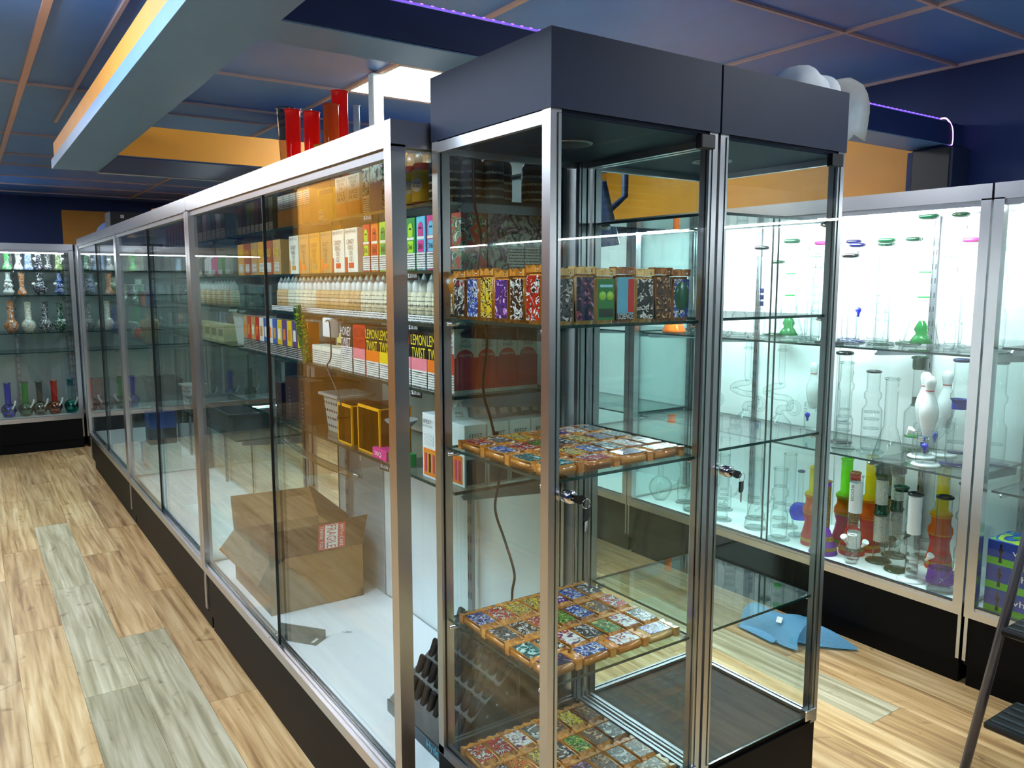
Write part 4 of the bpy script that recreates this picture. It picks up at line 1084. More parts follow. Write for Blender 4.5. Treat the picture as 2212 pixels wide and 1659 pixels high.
sheet([(w / 2, d / 2, h), (-w / 2, d / 2, h), (-w / 2, d / 2 - 0.04, h + 0.14), (w / 2, d / 2 - 0.06, h + 0.13)], 0.004, 4, 'flap', KRAFTD, dent(0.008, 1))
# sticker on the near flap, lettering running downwards
stk = obj('sticker', M_box(0.1, 0.0008, 0.1), mat('sticker_red', C(206, 26, 26), 0.35), cb, (w / 2 + 0.0095, 0.05, h + 0.008), PI / 2 - 0.05, 0.138)
obj('label_field', M_box(0.048, 0.0006, 0.092), PLASTW, stk, (-0.002, -0.0006, 0.004))
obj('lettering', M_text('FRAGILE', 0.088, 0.035), mat('ink_label_red', C(190, 20, 24), 0.4), stk, (-0.002, -0.0012, 0.05), 0, 0, PI / 2)
obj('lettering', M_text('WITH CARE', 0.088, 0.013), INKW, stk, (0.036, -0.0012, 0.05), 0, 0, PI / 2)
obj('lettering', M_text('THANK YOU', 0.088, 0.013), INKW, stk, (-0.039, -0.0012, 0.05), 0, 0, PI / 2)
mbk = thing('metal_bracket', 'dark grey folded metal bracket plate lying on the white case floor', 'bracket', (0.84, 2.49, dz), -0.93)
obj('plate', M_prism([(-0.09, -0.03), (0.09, -0.03), (0.09, 0.03), (-0.09, 0.03)], 0.003, 'z'), mat('dark_steel', C(104, 110, 104), 0.4, 0.6), mbk)
obj('upstand', M_ab((-0.09, 0.027, 0.003), (0.09, 0.03, 0.03)), MATS['dark_steel'], mbk)
obj('slot', M_ab((0.065, -0.02, 0.0028), (0.075, 0.012, 0.0034)), PLASTW, mbk)
obj('slot', M_ab((-0.078, -0.02, 0.0028), (-0.07, 0.012, 0.0034)), PLASTW, mbk)
sc = thing('screw', 'small steel screw lying on the white case floor', 'screw', (0.98, 2.45, dz + 0.003), 0.9)
obj('shank', M_lathe(((0, 0), (0.002, 0.004), (0.002, 0.03), (0.0, 0.03)), 8), CHROME, sc, (0, 0, 0), 0, PI / 2)
obj('head', M_lathe(((0, 0.029), (0.004, 0.03), (0.004, 0.033), (0, 0.034)), 8), CHROME, sc, (0, 0, 0), 0, PI / 2)
# black stepped vape display stand
hs = thing('vape_stand', 'black stepped vape display stand with Hyde lettering at the near end of the case floor', 'display stand', (1.04, 1.745, dz), R90)
obj('body', M_prism([(-0.15, 0.0), (0.15, 0.0), (0.15, 0.2), (0.05, 0.2), (-0.15, 0.03)], 0.32), BLACKP, hs, (0.16, 0.0, 0), PI / 2)
obj('lip', M_ab((-0.16, -0.152, 0.0), (0.16, -0.149, 0.035)), mat('stand_blue_black', C(14, 40, 56), 0.3), hs)
obj('lettering', M_text('Hyde', 0.06, 0.026), mat('ink_cyan', C(70, 190, 220), 0.4), hs, (0.1, -0.1535, 0.018))
for r in range(5):
    for c in range(9):
        obj('device', M_box(0.026, 0.014, 0.075, 0.004), BLACKP, hs, (-0.14 + c * 0.035, -0.115 + r * 0.042, 0.035 + r * 0.036), 0, -0.35)
for r in range(6):
    obj('rivet', M_lathe(((0, 0), (0.004, 0), (0.004, 0.001), (0, 0.0015)), 10), CHROME, hs, (0.1605, -0.09 + r * 0.03, 0.05 + r * 0.022), 0, 0, PI / 2)
# clear wrap hanging under the fifth shelf
wrap = obj('plastic_wrap', M_tube([(0.95, 2.9, 0.9), (0.945, 2.7, 0.885), (0.95, 2.45, 0.88), (0.96, 2.22, 0.885)], 0.012, 8, 4), clear('wrap_film', (0.85, 0.9, 0.88, 1), (0.6, 0.68, 0.66, 1), 0.12, 0.08), None, label='strip of clear plastic wrap hanging under the fifth shelf', cat='plastic wrap')
obj('tail', M_tube([(0.95, 2.84, 0.9), (0.96, 2.84, 0.94), (0.97, 2.84, 0.971)], 0.004, 6, 3), MATS['wrap_film'], wrap)
obj('tail', M_tube([(0.96, 2.22, 0.885), (0.97, 2.24, 0.93), (0.98, 2.25, 0.971)], 0.004, 6, 3), MATS['wrap_film'], wrap)
# ---------------------------------------------------------------- glass pipes
def pglass(name, r, g, b, er=None):
    t = (r, g, b, 1)
    e = er or (r * 0.45, g * 0.52, b * 0.52, 1)
    return clear(name, t, e, 0.05, 0.0, 3.0)
PCL = pglass('pipe_clear', 0.965, 0.985, 0.98, (0.36, 0.46, 0.46, 1))
PGR = acrylic('pipe_green', (0.05, 0.6, 0.14, 1), 0.5)
PBL = acrylic('pipe_blue', (0.04, 0.06, 0.8, 1), 0.5)
PPU = acrylic('pipe_purple', (0.42, 0.1, 0.75, 1), 0.5)
PRD = acrylic('pipe_red', (0.9, 0.05, 0.03, 1), 0.55)
POR = acrylic('pipe_orange', (0.95, 0.26, 0.02, 1), 0.55)
PYE = acrylic('pipe_yellow', (0.88, 0.72, 0.02, 1), 0.55)
PPK = acrylic('pipe_pink', (0.95, 0.08, 0.4, 1), 0.55)
PLM = acrylic('pipe_lime', (0.35, 0.85, 0.06, 1), 0.55)
PSM = pglass('pipe_smoke', 0.5, 0.5, 0.46)
PTL = pglass('pipe_teal', 0.2, 0.6, 0.56)
RIMK = mat('rim_black', C(5, 5, 9), 0.12, coat=0.5)
RIMB = mat('rim_blue', C(8, 10, 66), 0.12, coat=0.5)
RIMG = mat('rim_green', C(4, 56, 30), 0.12, coat=0.5)
RIMW = mat('rim_white', C(240, 242, 244), 0.15, coat=0.4)
RIMP = mat('rim_pink', C(220, 50, 130), 0.15, coat=0.4)
FROST = mat('frosted_white_glass', C(244, 246, 248), 0.3)
GOLD = art('gold_pattern', [C(150, 110, 40), C(40, 24, 20), C(210, 170, 80), C(60, 30, 24)], 120)
LABELW = lines('price_label', C(244, 244, 240), C(60, 60, 60), 3, 0.5, 0.3)
def ring(parent, r, z, m, tr=0.005, nm='rim'):
    return obj(nm, M_torus(round(r, 4), tr, 0, 22, 8), m, parent, (0, 0, z))
def pipe(label, loc, prof, glass, rim=None, foot=None, discs=(), bands=(), bowl=None, inner=None, tag=None, group='glass water pipes', name='water_pipe', cat='water pipe', seg=20, ang=None, text=None):
    """prof: (radius, height) outline; rim (mat[, tube radius]); foot (radius, mat); discs (z, r, mat); bands (z0, z1, mat); bowl (height, mat)"""
    a = RNG.uniform(-0.6, 0.6) if ang is None else ang
    t = thing(name, label, cat, loc, a, group)
    pr = tuple((round(r, 4), round(z, 4)) for r, z in prof)
    obj('body', M_lathe(((0, pr[0][1]),) + pr, seg), glass, t)
    def rad(z):
        for (r0, z0), (r1, z1) in zip(pr, pr[1:]):
            if z0 <= z <= z1 and z1 > z0:
                return r0 + (r1 - r0) * (z - z0) / (z1 - z0)
        return pr[-1][0]
    top = pr[-1]
    if rim:
        ring(t, top[0], top[1], rim[0], rim[1] if len(rim) > 1 else 0.0055)
    if foot:
        r, m = foot
        obj('foot', M_lathe(((0, 0), (r, 0), (r, 0.004), (r * 0.9, 0.008), (r * 0.55, 0.011), (0, 0.011)), 24), m, t)
    for z, r, m in discs:
        obj('percolator', M_lathe(((0, z - 0.003), (r, z - 0.003), (r, z + 0.003), (0, z + 0.003)), 18), m, t)
    for z0, z1, m in bands:
        n = 4
        pp = [(rad(z0 + (z1 - z0) * q / n) * 1.012 + 0.0006, z0 + (z1 - z0) * q / n) for q in range(n + 1)]
        obj('band', M_lathe(tuple((round(r, 4), round(z, 4)) for r, z in pp), 20), m, t)
    if bowl:
        hz, m = bowl
        rr = rad(hz)
        st = obj('downstem', M_tube([(0, 0, max(0.015, hz - 0.03)), (0, -rr - 0.035, hz + 0.03)], 0.005, 8), glass, t)
        obj('bowl', M_lathe(((0.005, 0), (0.006, 0.012), (0.013, 0.026), (0.014, 0.034), (0.012, 0.034), (0.0, 0.014)), 14), m, t, (0, -rr - 0.03, hz + 0.025), 0, 0.6)
    if inner:
        ip, im = inner
        obj('inner_tube', M_lathe(tuple(ip), 14), im, t)
    if tag:
        obj('price_label', M_box(0.014, 0.0006, 0.018), LABELW, t, (0, -rad(tag) - 0.001, tag))
    if text:
        s, z0, hh, ink = text
        obj('lettering', M_text(s, hh, 0.014), ink, t, (0, -rad(z0) - 0.0012, z0), 0, 0, PI / 2)
    return t
def straight(h, r=0.022):
    r *= 1.2
    return [(r, 0.008), (r, h)]
def perc(h, r, r2, z0, z1):
    r *= 1.2
    r2 *= 1.12
    return [(r2 * 0.9, 0.01), (r2, 0.03), (r2, z0), (r, z0 + 0.02), (r, z1), (r * 1.3, z1 + 0.01), (r * 1.3, z1 + 0.03), (r, z1 + 0.04), (r, h)]
def beaker(h, r=0.02, R=0.055, zb=0.12):
    r *= 1.2
    return [(R * 0.96, 0.0), (R, 0.008), (R * 0.92, 0.03), (r + 0.006, zb * 0.9), (r, zb), (r, h)]
def bulb(h, r=0.015, R=0.045, zc=0.06):
    return [(R * 0.5, 0.0)] + [(R * math.sin(q * PI / 10) + 0.001, zc - R * math.cos(q * PI / 10)) for q in range(3, 9)] + [(r, zc + R * 1.02), (r, h)]
def bubbles(h, R, n, top=0.02):
    out = [(R * 0.6, 0.0)]
    z = 0
    for k in range(n):
        rr = R * (1 - 0.17 * k)
        hh = rr * 1.25
        for q in range(1, 8):
            out.append((rr * (0.55 + 0.45 * math.sin(q * PI / 8)), z + hh * q / 8 * 1.0))
        z += hh
    out.append((top, z))
    out.append((top, max(h, z + 0.02)))
    return out
R1, R2, R3 = 0.3005, 0.7655, 1.2155
GD = 'glass pipes on the floor of the bright wall case'
PF = RNG
pipe('clear stacked percolator pipe on a round foot, in front of the blue bulb pipe', (3.03, 2.25, R1), perc(0.33, 0.024, 0.034, 0.12, 0.2), PCL, (PCL,), (0.052, PCL), [(0.06, 0.03, PCL), (0.1, 0.03, PCL), (0.17, 0.024, PCL), (0.25, 0.024, PCL)], group=GD)
pipe('clear pipe with a deep blue bulb and blue lip', (3.14, 2.22, R1), bulb(0.31, 0.012, 0.045, 0.12), PCL, (RIMB,), (0.05, PCL), (), [(0.085, 0.155, PBL)], (0.13, PCL), group=GD)
acr = lambda h: [(0.05, 0), (0.052, 0.03), (0.036, 0.09), (0.034, 0.12), (0.046, 0.15), (0.046, 0.17), (0.03, 0.2), (0.042, 0.225), (0.042, 0.235), (0.024, 0.25), (0.024, h)]
pipe('acrylic pipe, red below, orange middle and yellow top', (3.1, 2.12, R1), acr(0.353), PYE, (PYE, 0.004), None, (), [(0.002, 0.145, PRD), (0.15, 0.23, POR)], tag=0.32, group=GD, cat='acrylic pipe')
pipe('purple beaker pipe with gold banded neck by the tower door', (3.035, 2.02, R1), beaker(0.32, 0.018, 0.058, 0.11), PPU, (GOLD, 0.004), (0.06, PPU), (), [(0.02, 0.035, GOLD), (0.06, 0.08, GOLD), (0.12, 0.3, GOLD)], group=GD)
pipe('acrylic pipe, pink below with lime green top', (3.2, 2.03, R1), acr(0.395), PLM, (PLM, 0.004), None, (), [(0.002, 0.145, PPK), (0.15, 0.23, POR)], group=GD, cat='acrylic pipe')
pipe('red beaker pipe with gold banded neck', (3.13, 1.945, R1), beaker(0.36, 0.018, 0.055, 0.12), PRD, (GOLD, 0.004), None, (), [(0.02, 0.04, GOLD), (0.07, 0.09, GOLD), (0.14, 0.33, GOLD)], group=GD)
pipe('tall acrylic pipe, red and orange with yellow top behind the white ROOR tube', (3.23, 1.93, R1), acr(0.42), PYE, (PYE, 0.004), None, (), [(0.002, 0.145, PRD), (0.15, 0.23, POR)], tag=0.38, group=GD, cat='acrylic pipe')
rp = pipe('white frosted straight tube with ROOR lettering', (3.07, 1.9, R1), [(0.026, 0.0), (0.0265, 0.006), (0.026, 0.362)], PCL, (PCL, 0.004), None, [(0.15, 0.022, PCL)], [(0.05, 0.12, FROST), (0.205, 0.335, FROST)], (0.06, FROST), text=('ROOR', 0.29, 0.07, INKG), ang=R90, group=GD)
pipe('brown pipe with gold bands standing behind the green ones', (3.36, 1.93, R1), beaker(0.4, 0.022, 0.05, 0.12), PSM, (GOLD, 0.005), None, (), [(0.15, 0.22, GOLD), (0.28, 0.38, GOLD)], group=GD)
TEXT = art('ice_glass', [C(220, 214, 200), C(150, 160, 140), C(245, 244, 238), C(110, 120, 100)], 160, 0.1)
for i, (x, y, nm) in enumerate(((3.13, 1.82, 'front'), (3.25, 1.82, 'rear'))):
    pipe('clear rippled tube with dark green collars on a green foot, %s of two' % nm, (x, y, R1), [(0.024, 0.01), (0.025, 0.2), (0.03, 0.21), (0.024, 0.22), (0.024, 0.36), (0.031, 0.37), (0.028, 0.41)], PCL, (RIMG,), (0.052, RIMG), [(0.08, 0.022, PCL)], [(0.21, 0.245, RIMG), (0.365, 0.405, RIMG), (0.25, 0.355, TEXT), (0.09, 0.2, TEXT)], (0.07, RIMG), group=GD)
g2 = pipe('clear double perc pipe with green lip and seahorse on a green foot', (3.09, 1.715, R1), perc(0.35, 0.021, 0.03, 0.1, 0.2), PCL, (RIMG,), (0.05, RIMG), [(0.06, 0.027, PCL), (0.16, 0.02, PCL)], [(0.335, 0.348, RIMG)], None, tag=0.3, group=GD)
obj('seahorse', M_tube([(0, -0.04, 0.012), (0.012, -0.044, 0.02), (0.012, -0.044, 0.035), (-0.006, -0.042, 0.045), (-0.006, -0.042, 0.06), (0.006, -0.04, 0.07), (0.004, -0.036, 0.085)], 0.006, 8, 4), RIMG, g2)
pipe('white and clear perc tube with black lip on a white foot', (3.035, 1.625, R1), [(0.024, 0.01), (0.0245, 0.35)], PCL, (RIMK, 0.006), (0.052, RIMW), [(0.03, 0.023, RIMW), (0.06, 0.023, RIMW), (0.09, 0.023, RIMW)], [(0.19, 0.342, FROST)], (0.07, FROST), group=GD)
pipe('clear straight pipe with green lip behind the white perc tube', (3.33, 1.735, R1), perc(0.42, 0.022, 0.034, 0.12, 0.22), PCL, (RIMG,), (0.05, PCL), [(0.08, 0.03, PCL)], (), None, tag=0.36, group=GD)
pipe('acrylic pipe, orange below with yellow top at the right post', (3.26, 1.635, R1), acr(0.42), PYE, (PYE, 0.004), None, (), [(0.002, 0.145, PRD), (0.15, 0.23, POR)], tag=0.36, group=GD, cat='acrylic pipe')
pipe('smoky beaker with purple base and black lip', (3.1, 1.545, R1), beaker(0.345, 0.023, 0.05, 0.13), PCL, (RIMK, 0.006), None, [(0.05, 0.03, PCL)], [(0.002, 0.06, PPU)], (0.08, FROST), tag=0.28, group=GD)
pipe('clear tube with dark lip at the right post of the bright case', (3.2, 1.51, R1), perc(0.39, 0.023, 0.03, 0.12, 0.24), PCL, (RIMK, 0.006), (0.05, PCL), [(0.09, 0.026, PRD)], group=GD)
pipe('small clear bubbler in front of the purple beaker', (3.02, 1.5, R1), [(0.045, 0), (0.046, 0.01), (0.03, 0.05), (0.018, 0.07), (0.018, 0.13)], PCL, (PCL, 0.004), (0.05, PCL), (), (), (0.07, FROST), group=GD)
pipe('small clear bubbler with white bowl left of the seahorse pipe', (3.02, 1.875, R1), [(0.025, 0), (0.03, 0.03), (0.02, 0.07), (0.016, 0.12)], PCL, (RIMW, 0.004), None, (), (), (0.06, RIMW), group=GD)
for i, (x, y, h, k) in enumerate(((3.07, 3.05, 0.2, 0), (3.13, 2.93, 0.36, 1), (3.06, 2.8, 0.3, 2), (3.2, 2.72, 0.38, 1), (3.05, 2.6, 0.33, 3), (3.2, 2.52, 0.4, 1), (3.08, 2.42, 0.34, 2), (3.22, 2.34, 0.36, 3))):
    P_ = [bulb(h, 0.013, 0.062, 0.068), perc(h, 0.022, 0.034, 0.12, 0.2), beaker(h, 0.02, 0.055, 0.12), straight(h, 0.024)][k]
    pipe('clear %s pipe, %s from left on the floor of the bright case' % (['round flask', 'percolator', 'beaker', 'straight'][k], ORD[i]), (x, y, R1), P_, PCL, (PCL, 0.004), (0.048, PCL) if k else None, [(0.08, 0.02, PCL), (0.11, 0.02, PCL)] if k in (1, 3) else (), (), (0.07, PCL) if k != 3 else None, group=GD)
# middle shelf
GM = 'glass pipes on the middle shelf of the bright wall case'
STRIPE_R = mat('pin_red', C(190, 20, 30), 0.3)
for i, (x, y, nm) in enumerate(((3.06, 1.61, 'frontmost'), (3.19, 1.697, 'left rear'), (3.3, 1.667, 'right rear'), (3.33, 2.31, 'lone left'))):
    s = 0.97 if i < 3 else 0.92
    t = thing('bowling_pin_pipe', 'white bowling pin pipe with red neck stripes on a clear jar, %s one' % nm, 'water pipe', (x, y, R2), RNG.uniform(-2.4, -0.8), 'bowling pin pipes')
    pin = [(0.018, 0.12), (0.024, 0.145), (0.036, 0.2), (0.037, 0.225), (0.03, 0.255), (0.019, 0.285), (0.0165, 0.3), (0.019, 0.32), (0.022, 0.336), (0.019, 0.352), (0.01, 0.361), (0, 0.363)]
    obj('pin', M_lathe(tuple((round(r * s, 4), round(z * s, 4)) for r, z in pin), 22), RIMW, t)
    for z in (0.291, 0.303):
        obj('neck_stripe', M_lathe(((round(0.0172 * s, 4), round((z - 0.002) * s, 4)), (round(0.018 * s, 4), round(z * s, 4)), (round(0.0172 * s, 4), round((z + 0.002) * s, 4))), 18), STRIPE_R, t)
    obj('jar', M_lathe(((0, 0.01), (0.036, 0.01), (0.037, 0.015), (0.037, 0.135), (0.03, 0.142), (0.02, 0.142)), 22), PCL, t)
    obj('foot', M_lathe(((0, 0), (0.052, 0), (0.054, 0.005), (0.048, 0.01), (0, 0.01)), 26), RIMW, t)
    obj('blue_drop', M_lathe(((0, 0), (0.005, 0.002), (0.006, 0.016), (0.012, 0.028), (0.012, 0.036), (0, 0.044)), 14), mat('drop_blue', C(24, 30, 190), 0.15), t, (0, -0.038, 0.052))
    obj('price_label', M_box(0.018, 0.0006, 0.022), LABELW, t, (-0.016, -0.034, 0.095))
    obj('mouthpiece', M_tube([(0.02, 0, 0.1), (0.05, 0.005, 0.13), (0.055, 0.005, 0.165)], 0.008, 8, 3), PCL, t)
pipe('big clear beaker with angled downstem in front on the middle shelf', (3.02, 1.74, R2), beaker(0.33, 0.02, 0.062, 0.14), PCL, (PCL,), None, (), (), (0.09, FROST), tag=0.28, group=GM)
pipe('clear perc tube with handwritten label and black lip on the middle shelf', (3.09, 1.985, R2), perc(0.37, 0.021, 0.03, 0.13, 0.25), PCL, (PCL,), (0.05, PCL), [(0.08, 0.026, PCL), (0.11, 0.026, PCL), (0.14, 0.026, PCL), (0.17, 0.02, PCL)], (), None, tag=0.32, text=('So Clear', 0.245, 0.03, INKG), group=GM)
pipe('clear straight tube with wide black lip left of the handwritten one', (3.2, 2.07, R2), straight(0.4, 0.026), PCL, (RIMK, 0.008), (0.05, RIMK), [(0.1, 0.024, FROST)], group=GM)
pipe('clear tall perc pipe with black lip in the middle shelf centre', (3.12, 1.88, R2), perc(0.34, 0.022, 0.036, 0.18, 0.22), PCL, (RIMK, 0.005), (0.055, PCL), [(0.06, 0.03, PCL), (0.1, 0.03, PCL), (0.14, 0.03, PCL), (0.17, 0.03, PCL)], group=GM)
pipe('clear jar tube with thick dark green collar on the middle shelf', (3.31, 1.79, R2), [(0.05, 0.0), (0.052, 0.16), (0.03, 0.19), (0.024, 0.2), (0.024, 0.34), (0.03, 0.35), (0.03, 0.395)], PCL, (RIMG, 0.007), (0.056, RIMG), [(0.06, 0.045, PGR)], [(0.19, 0.225, RIMG), (0.345, 0.39, RIMG)], group=GM)
pipe('clear multi chamber tube with dark blue lip, rod and foot', (3.17, 1.55, R2), perc(0.41, 0.022, 0.036, 0.17, 0.25), PCL, (RIMB, 0.007), (0.062, RIMB), [(0.05, 0.034, RIMB), (0.09, 0.034, PCL)], [(0.22, 0.26, mat('blue_core', C(24, 28, 150), 0.2))], None, tag=0.33, group=GM)
pipe('clear tube with dark lip in the right corner of the middle shelf', (3.3, 1.47, R2), perc(0.4, 0.022, 0.034, 0.15, 0.24), PCL, (RIMK, 0.006), (0.055, RIMB), [(0.08, 0.03, PCL)], group=GM)
for i, (y, nm) in enumerate(((2.86, 'left'), (2.62, 'middle'), (2.44, 'right'))):
    t = thing('coil_pipe', 'clear pipe with looping coiled stem, %s one on the middle shelf' % nm, 'water pipe', (3.2 + 0.03 * i, y, R2), R90 + 0.1, 'coiled clear pipes')
    obj('tube', M_tube([(0, 0, 0.41), (0, 0, 0.25), (0.005, 0, 0.215), (-0.05, 0, 0.2), (-0.085, 0, 0.175), (-0.03, 0, 0.155), (0.04, 0, 0.15), (0.05, 0, 0.11), (0.0, 0, 0.1), (-0.01, 0, 0.07)], 0.0155, 10, 5), PCL, t)
    obj('collar', M_torus(0.019, 0.006), PCL, t, (0, 0, 0.385))
    obj('flask', M_lathe(((0, 0), (0.05, 0), (0.058, 0.012), (0.05, 0.035), (0.02, 0.065), (0.016, 0.08)), 20), PCL, t)
    obj('coil', M_torus(0.03, 0.009), PCL, t, (0.07, 0, 0.11), 0, PI / 2)
# top shelf
GT = 'glass pipes on the top shelf of the bright wall case'
def green_core(label, x, y, h, rim):
    t = pipe(label, (x, y, R3), beaker(h, 0.024, 0.07, 0.16), PCL, (rim, 0.01), None, [(0.2, 0.022, PGR), (0.25, 0.022, PCL), (0.3, 0.022, PGR), (0.35, 0.022, PCL)], (), None, ((( 0.0, 0.012), (0.045, 0.014), (0.03, 0.04), (0.02, 0.052), (0.028, 0.07), (0.022, 0.085), (0.01, 0.105)), acrylic('green_core_glass', (0.02, 0.42, 0.1, 1), 0.3)), group=GT)
    return t
green_core('tall clear beaker with green core and green lip, left of the tower post', 3.2, 2.37, 0.45, RIMG)
green_core('tallest clear beaker with green core and thick green lip at the right', 3.2, 1.735, 0.52, RIMG)
tops = [(3.1, 2.46, 0.42, RIMK, 'black'), (3.3, 2.28, 0.44, RIMP, 'pink'), (3.3, 2.12, 0.44, RIMB, 'blue'), (3.22, 2.05, 0.42, RIMB, 'deep blue'), (3.08, 1.99, 0.37, RIMK, 'glossy black'), (3.24, 1.93, 0.42, RIMG, 'bottle green'), (3.14, 1.87, 0.43, RIMG, 'emerald'), (3.33, 1.86, 0.44, RIMG, 'dark green'), (3.34, 1.68, 0.53, RIMG, 'thick green'), (3.34, 2.55, 0.36, RIMG, 'short green'), (3.1, 2.58, 0.4, PCL, 'clear')]
tops += [(3.14, 2.2, 0.38, PCL, 'pale'), (3.06, 2.12, 0.33, PCL, 'thin clear'), (3.36, 2.03, 0.46, PCL, 'rear clear'), (3.05, 1.56, 0.36, PCL, 'near clear'), (3.2, 1.56, 0.42, RIMP, 'rosy'), (3.34, 1.52, 0.44, PCL, 'corner clear'), (3.36, 2.42, 0.47, PCL, 'back clear')]
for i, (x, y, h, rm, nm) in enumerate(tops):
    k = i % 3
    P_ = [straight(h, 0.022), perc(h, 0.022, 0.034, 0.14, 0.25), perc(h, 0.021, 0.03, 0.1, 0.2)][k]
    t = pipe('tall clear tube with %s lip on the top shelf' % nm, (x, y, R3), P_, PCL, (rm, 0.0085), (0.052, RIMB if rm is RIMB else RIMG if rm is RIMG and i % 2 else PCL), [(0.1 + 0.035 * q, 0.02, PCL) for q in range(5)], (), None, tag=h - 0.06, group=GT)
    if nm == 'deep blue':
        obj('blue_drop', M_lathe(((0, 0), (0.005, 0.002), (0.006, 0.016), (0.012, 0.028), (0.012, 0.036), (0, 0.044)), 14), MATS['drop_blue'], t, (0, -0.034, 0.11))
    if nm == 'black':
        for q in range(3):
            obj('swirl_print', M_box(0.02, 0.0006, 0.022), mat('swirl_navy', C(30, 36, 90), 0.3), t, (0, -0.0226, 0.15 + q * 0.03))
pipe('orange conical pipe base at the far left of the top shelf', (3.08, 2.99, R3), [(0.06, 0.0), (0.062, 0.01), (0.028, 0.08), (0.018, 0.1), (0.018, 0.28)], mat('orange_glass', C(236, 110, 30), 0.15), (POR, 0.005), None, group=GT)
for i, y in enumerate((2.89, 2.8, 2.7)):
    pipe('clear tube with beaded neck, %s from left behind the door post on the top shelf' % ORD[i], (3.12 + 0.05 * (i % 2), y, R3), bubbles(0.34, 0.035, 4, 0.018), PCL, (PCL, 0.005), (0.045, PCL), group=GT)
dk = obj('black_tray', M_box(0.11, 0.05, 0.008, 0.002), RIMK, None, (3.02, 2.03, R3), R90, 0, 0, 'small flat black tray lying on the top shelf edge', 'tray')
obj('rim', M_boxes([((-0.055, -0.025, 0.008), (0.055, -0.022, 0.011)), ((-0.055, 0.022, 0.008), (0.055, 0.025, 0.011))]), RIMK, dk)
# ---------------------------------------------------------------- wall case at the right edge
WB = mat('charger_box_blue', C(24, 60, 160), 0.35)
WGm = art('charger_box_swirl', [C(120, 190, 30), C(30, 120, 200), C(20, 60, 160), C(190, 220, 60)], 9, 0.35)
for i in range(3):
    o = carton('blue and green cream charger box marked whip-it, %s of the stack' % ('bottom', 'middle', 'top')[i], 0.26, 0.16, 0.088, (3.05, 1.19, 0.3005 + i * 0.0885), R90, WB, [('F', 0, 1, 0.0, 0.3, mat('charger_box_green', C(100, 180, 40), 0.35)), ('F', 0.62, 1, 0.3, 0.42, MATS['charger_box_green'])], [('F', 'whip-it!', 0.58, 0.62, 0.52, 0.34, INKW), ('F', '10', 0.62, 0.17, 0.1, 0.14, INKW)], group='cream charger boxes')
    # generic standing figure print
    obj('figure_print', M_prism([(-0.006, 0), (-0.002, 0.03), (-0.007, 0.045), (-0.002, 0.055), (-0.005, 0.062), (0, 0.07), (0.005, 0.062), (0.002, 0.055), (0.009, 0.045), (0.003, 0.03), (0.006, 0)], 0.0006), INKK, o, (-0.085, -0.0812, 0.01))
    obj('top_print', M_box(0.255, 0.155, 0.0005), WGm, o, (0, 0, 0.0878))
GB = 'glass pipes in the right edge wall case'
for i, (x, y, z, h, rm, nm) in enumerate(((3.1, 1.22, 0.7405, 0.42, RIMB, 'blue banded'), (3.22, 1.12, 0.7405, 0.4, PCL, 'all clear'), (3.05, 1.05, 0.7405, 0.36, RIMB, 'blue footed'), (3.1, 1.25, 1.2505, 0.42, PCL, 'slim clear'), (3.2, 1.14, 1.2505, 0.44, PYE, 'yellow lipped'), (3.08, 1.05, 1.2505, 0.38, RIMG, 'green lipped'), (3.25, 1.27, 1.2505, 0.4, PTL, 'teal lipped'))):
    pipe('%s tall perc pipe in the case at the right edge' % nm, (x, y, z), perc(h, 0.022, 0.036, 0.15, 0.25), PCL, (rm, 0.006), (0.055, rm), [(0.08, 0.03, PCL), (0.12, 0.03, PYE if i in (0, 4) else PCL)], (), (0.08, PCL), group=GB)
# ---------------------------------------------------------------- far wall cases
def wcol(i):
    return [C(90, 190, 110), C(210, 220, 225), C(130, 160, 210), C(40, 44, 60), C(70, 76, 84), C(120, 150, 90), C(200, 120, 60), C(60, 90, 170), C(220, 214, 200), C(40, 90, 70)][i % 10]
SW = {}
def swirl(i):
    if i not in SW:
        c = wcol(i)
        SW[i] = art('swirl_glass_%s' % ['mint', 'pearl', 'periwinkle', 'ink', 'slate', 'moss', 'amber', 'cobalt', 'bone', 'forest'][i % 10], [c, tuple(min(1, v * 1.5) for v in c[:3]) + (1,), C(230, 232, 230), tuple(v * 0.4 for v in c[:3]) + (1,)], 30, 0.1)
    return SW[i]
CN = ['mint green', 'white swirled', 'pale blue', 'ink black', 'slate grey', 'moss green', 'amber', 'cobalt blue', 'bone white', 'forest green']
def back_pipe(i, x, z, h, kind, where):
    P_ = {'bell': [(0.034, 0), (0.038, 0.015), (0.032, 0.035), (0.02, 0.06), (0.018, 0.08), (0.022, h * 0.7), (0.026, h)], 'tube': [(0.034, 0), (0.038, 0.02), (0.03, 0.045), (0.028, 0.06), (0.03, h)], 'bub': bubbles(h, 0.045, 3, 0.018), 'round': bulb(h, 0.026, 0.056, 0.058)}[kind]
    pipe('%s %s glass pipe %s' % (CN[i % 10], {'bell': 'bell shaped', 'tube': 'straight', 'bub': 'bubble stacked', 'round': 'round bodied'}[kind], where), (x, 8.26, z), P_, swirl(i), (swirl(i), 0.004), None, (), (), (0.05, RIMW) if i % 2 else None, group='coloured glass pipes in the far wall cases', seg=16)
for k, (x, i, kd, h) in enumerate(((0.2, 0, 'bell', 0.15), (0.34, 0, 'bell', 0.165), (0.425, 1, 'bell', 0.165), (0.5, 2, 'tube', 0.165), (0.575, 3, 'tube', 0.16), (0.65, 4, 'bell', 0.15), (0.735, 5, 'tube', 0.15))):
    back_pipe(i, x, bS[0] + 0.0005, h, kd, ['at the left end of the upper row, far wall', 'second in the upper row, far wall', 'third in the upper row, far wall', 'fourth in the upper row, far wall', 'fifth in the upper row, far wall', 'sixth in the upper row, far wall', 'last in the upper row, far wall'][k])
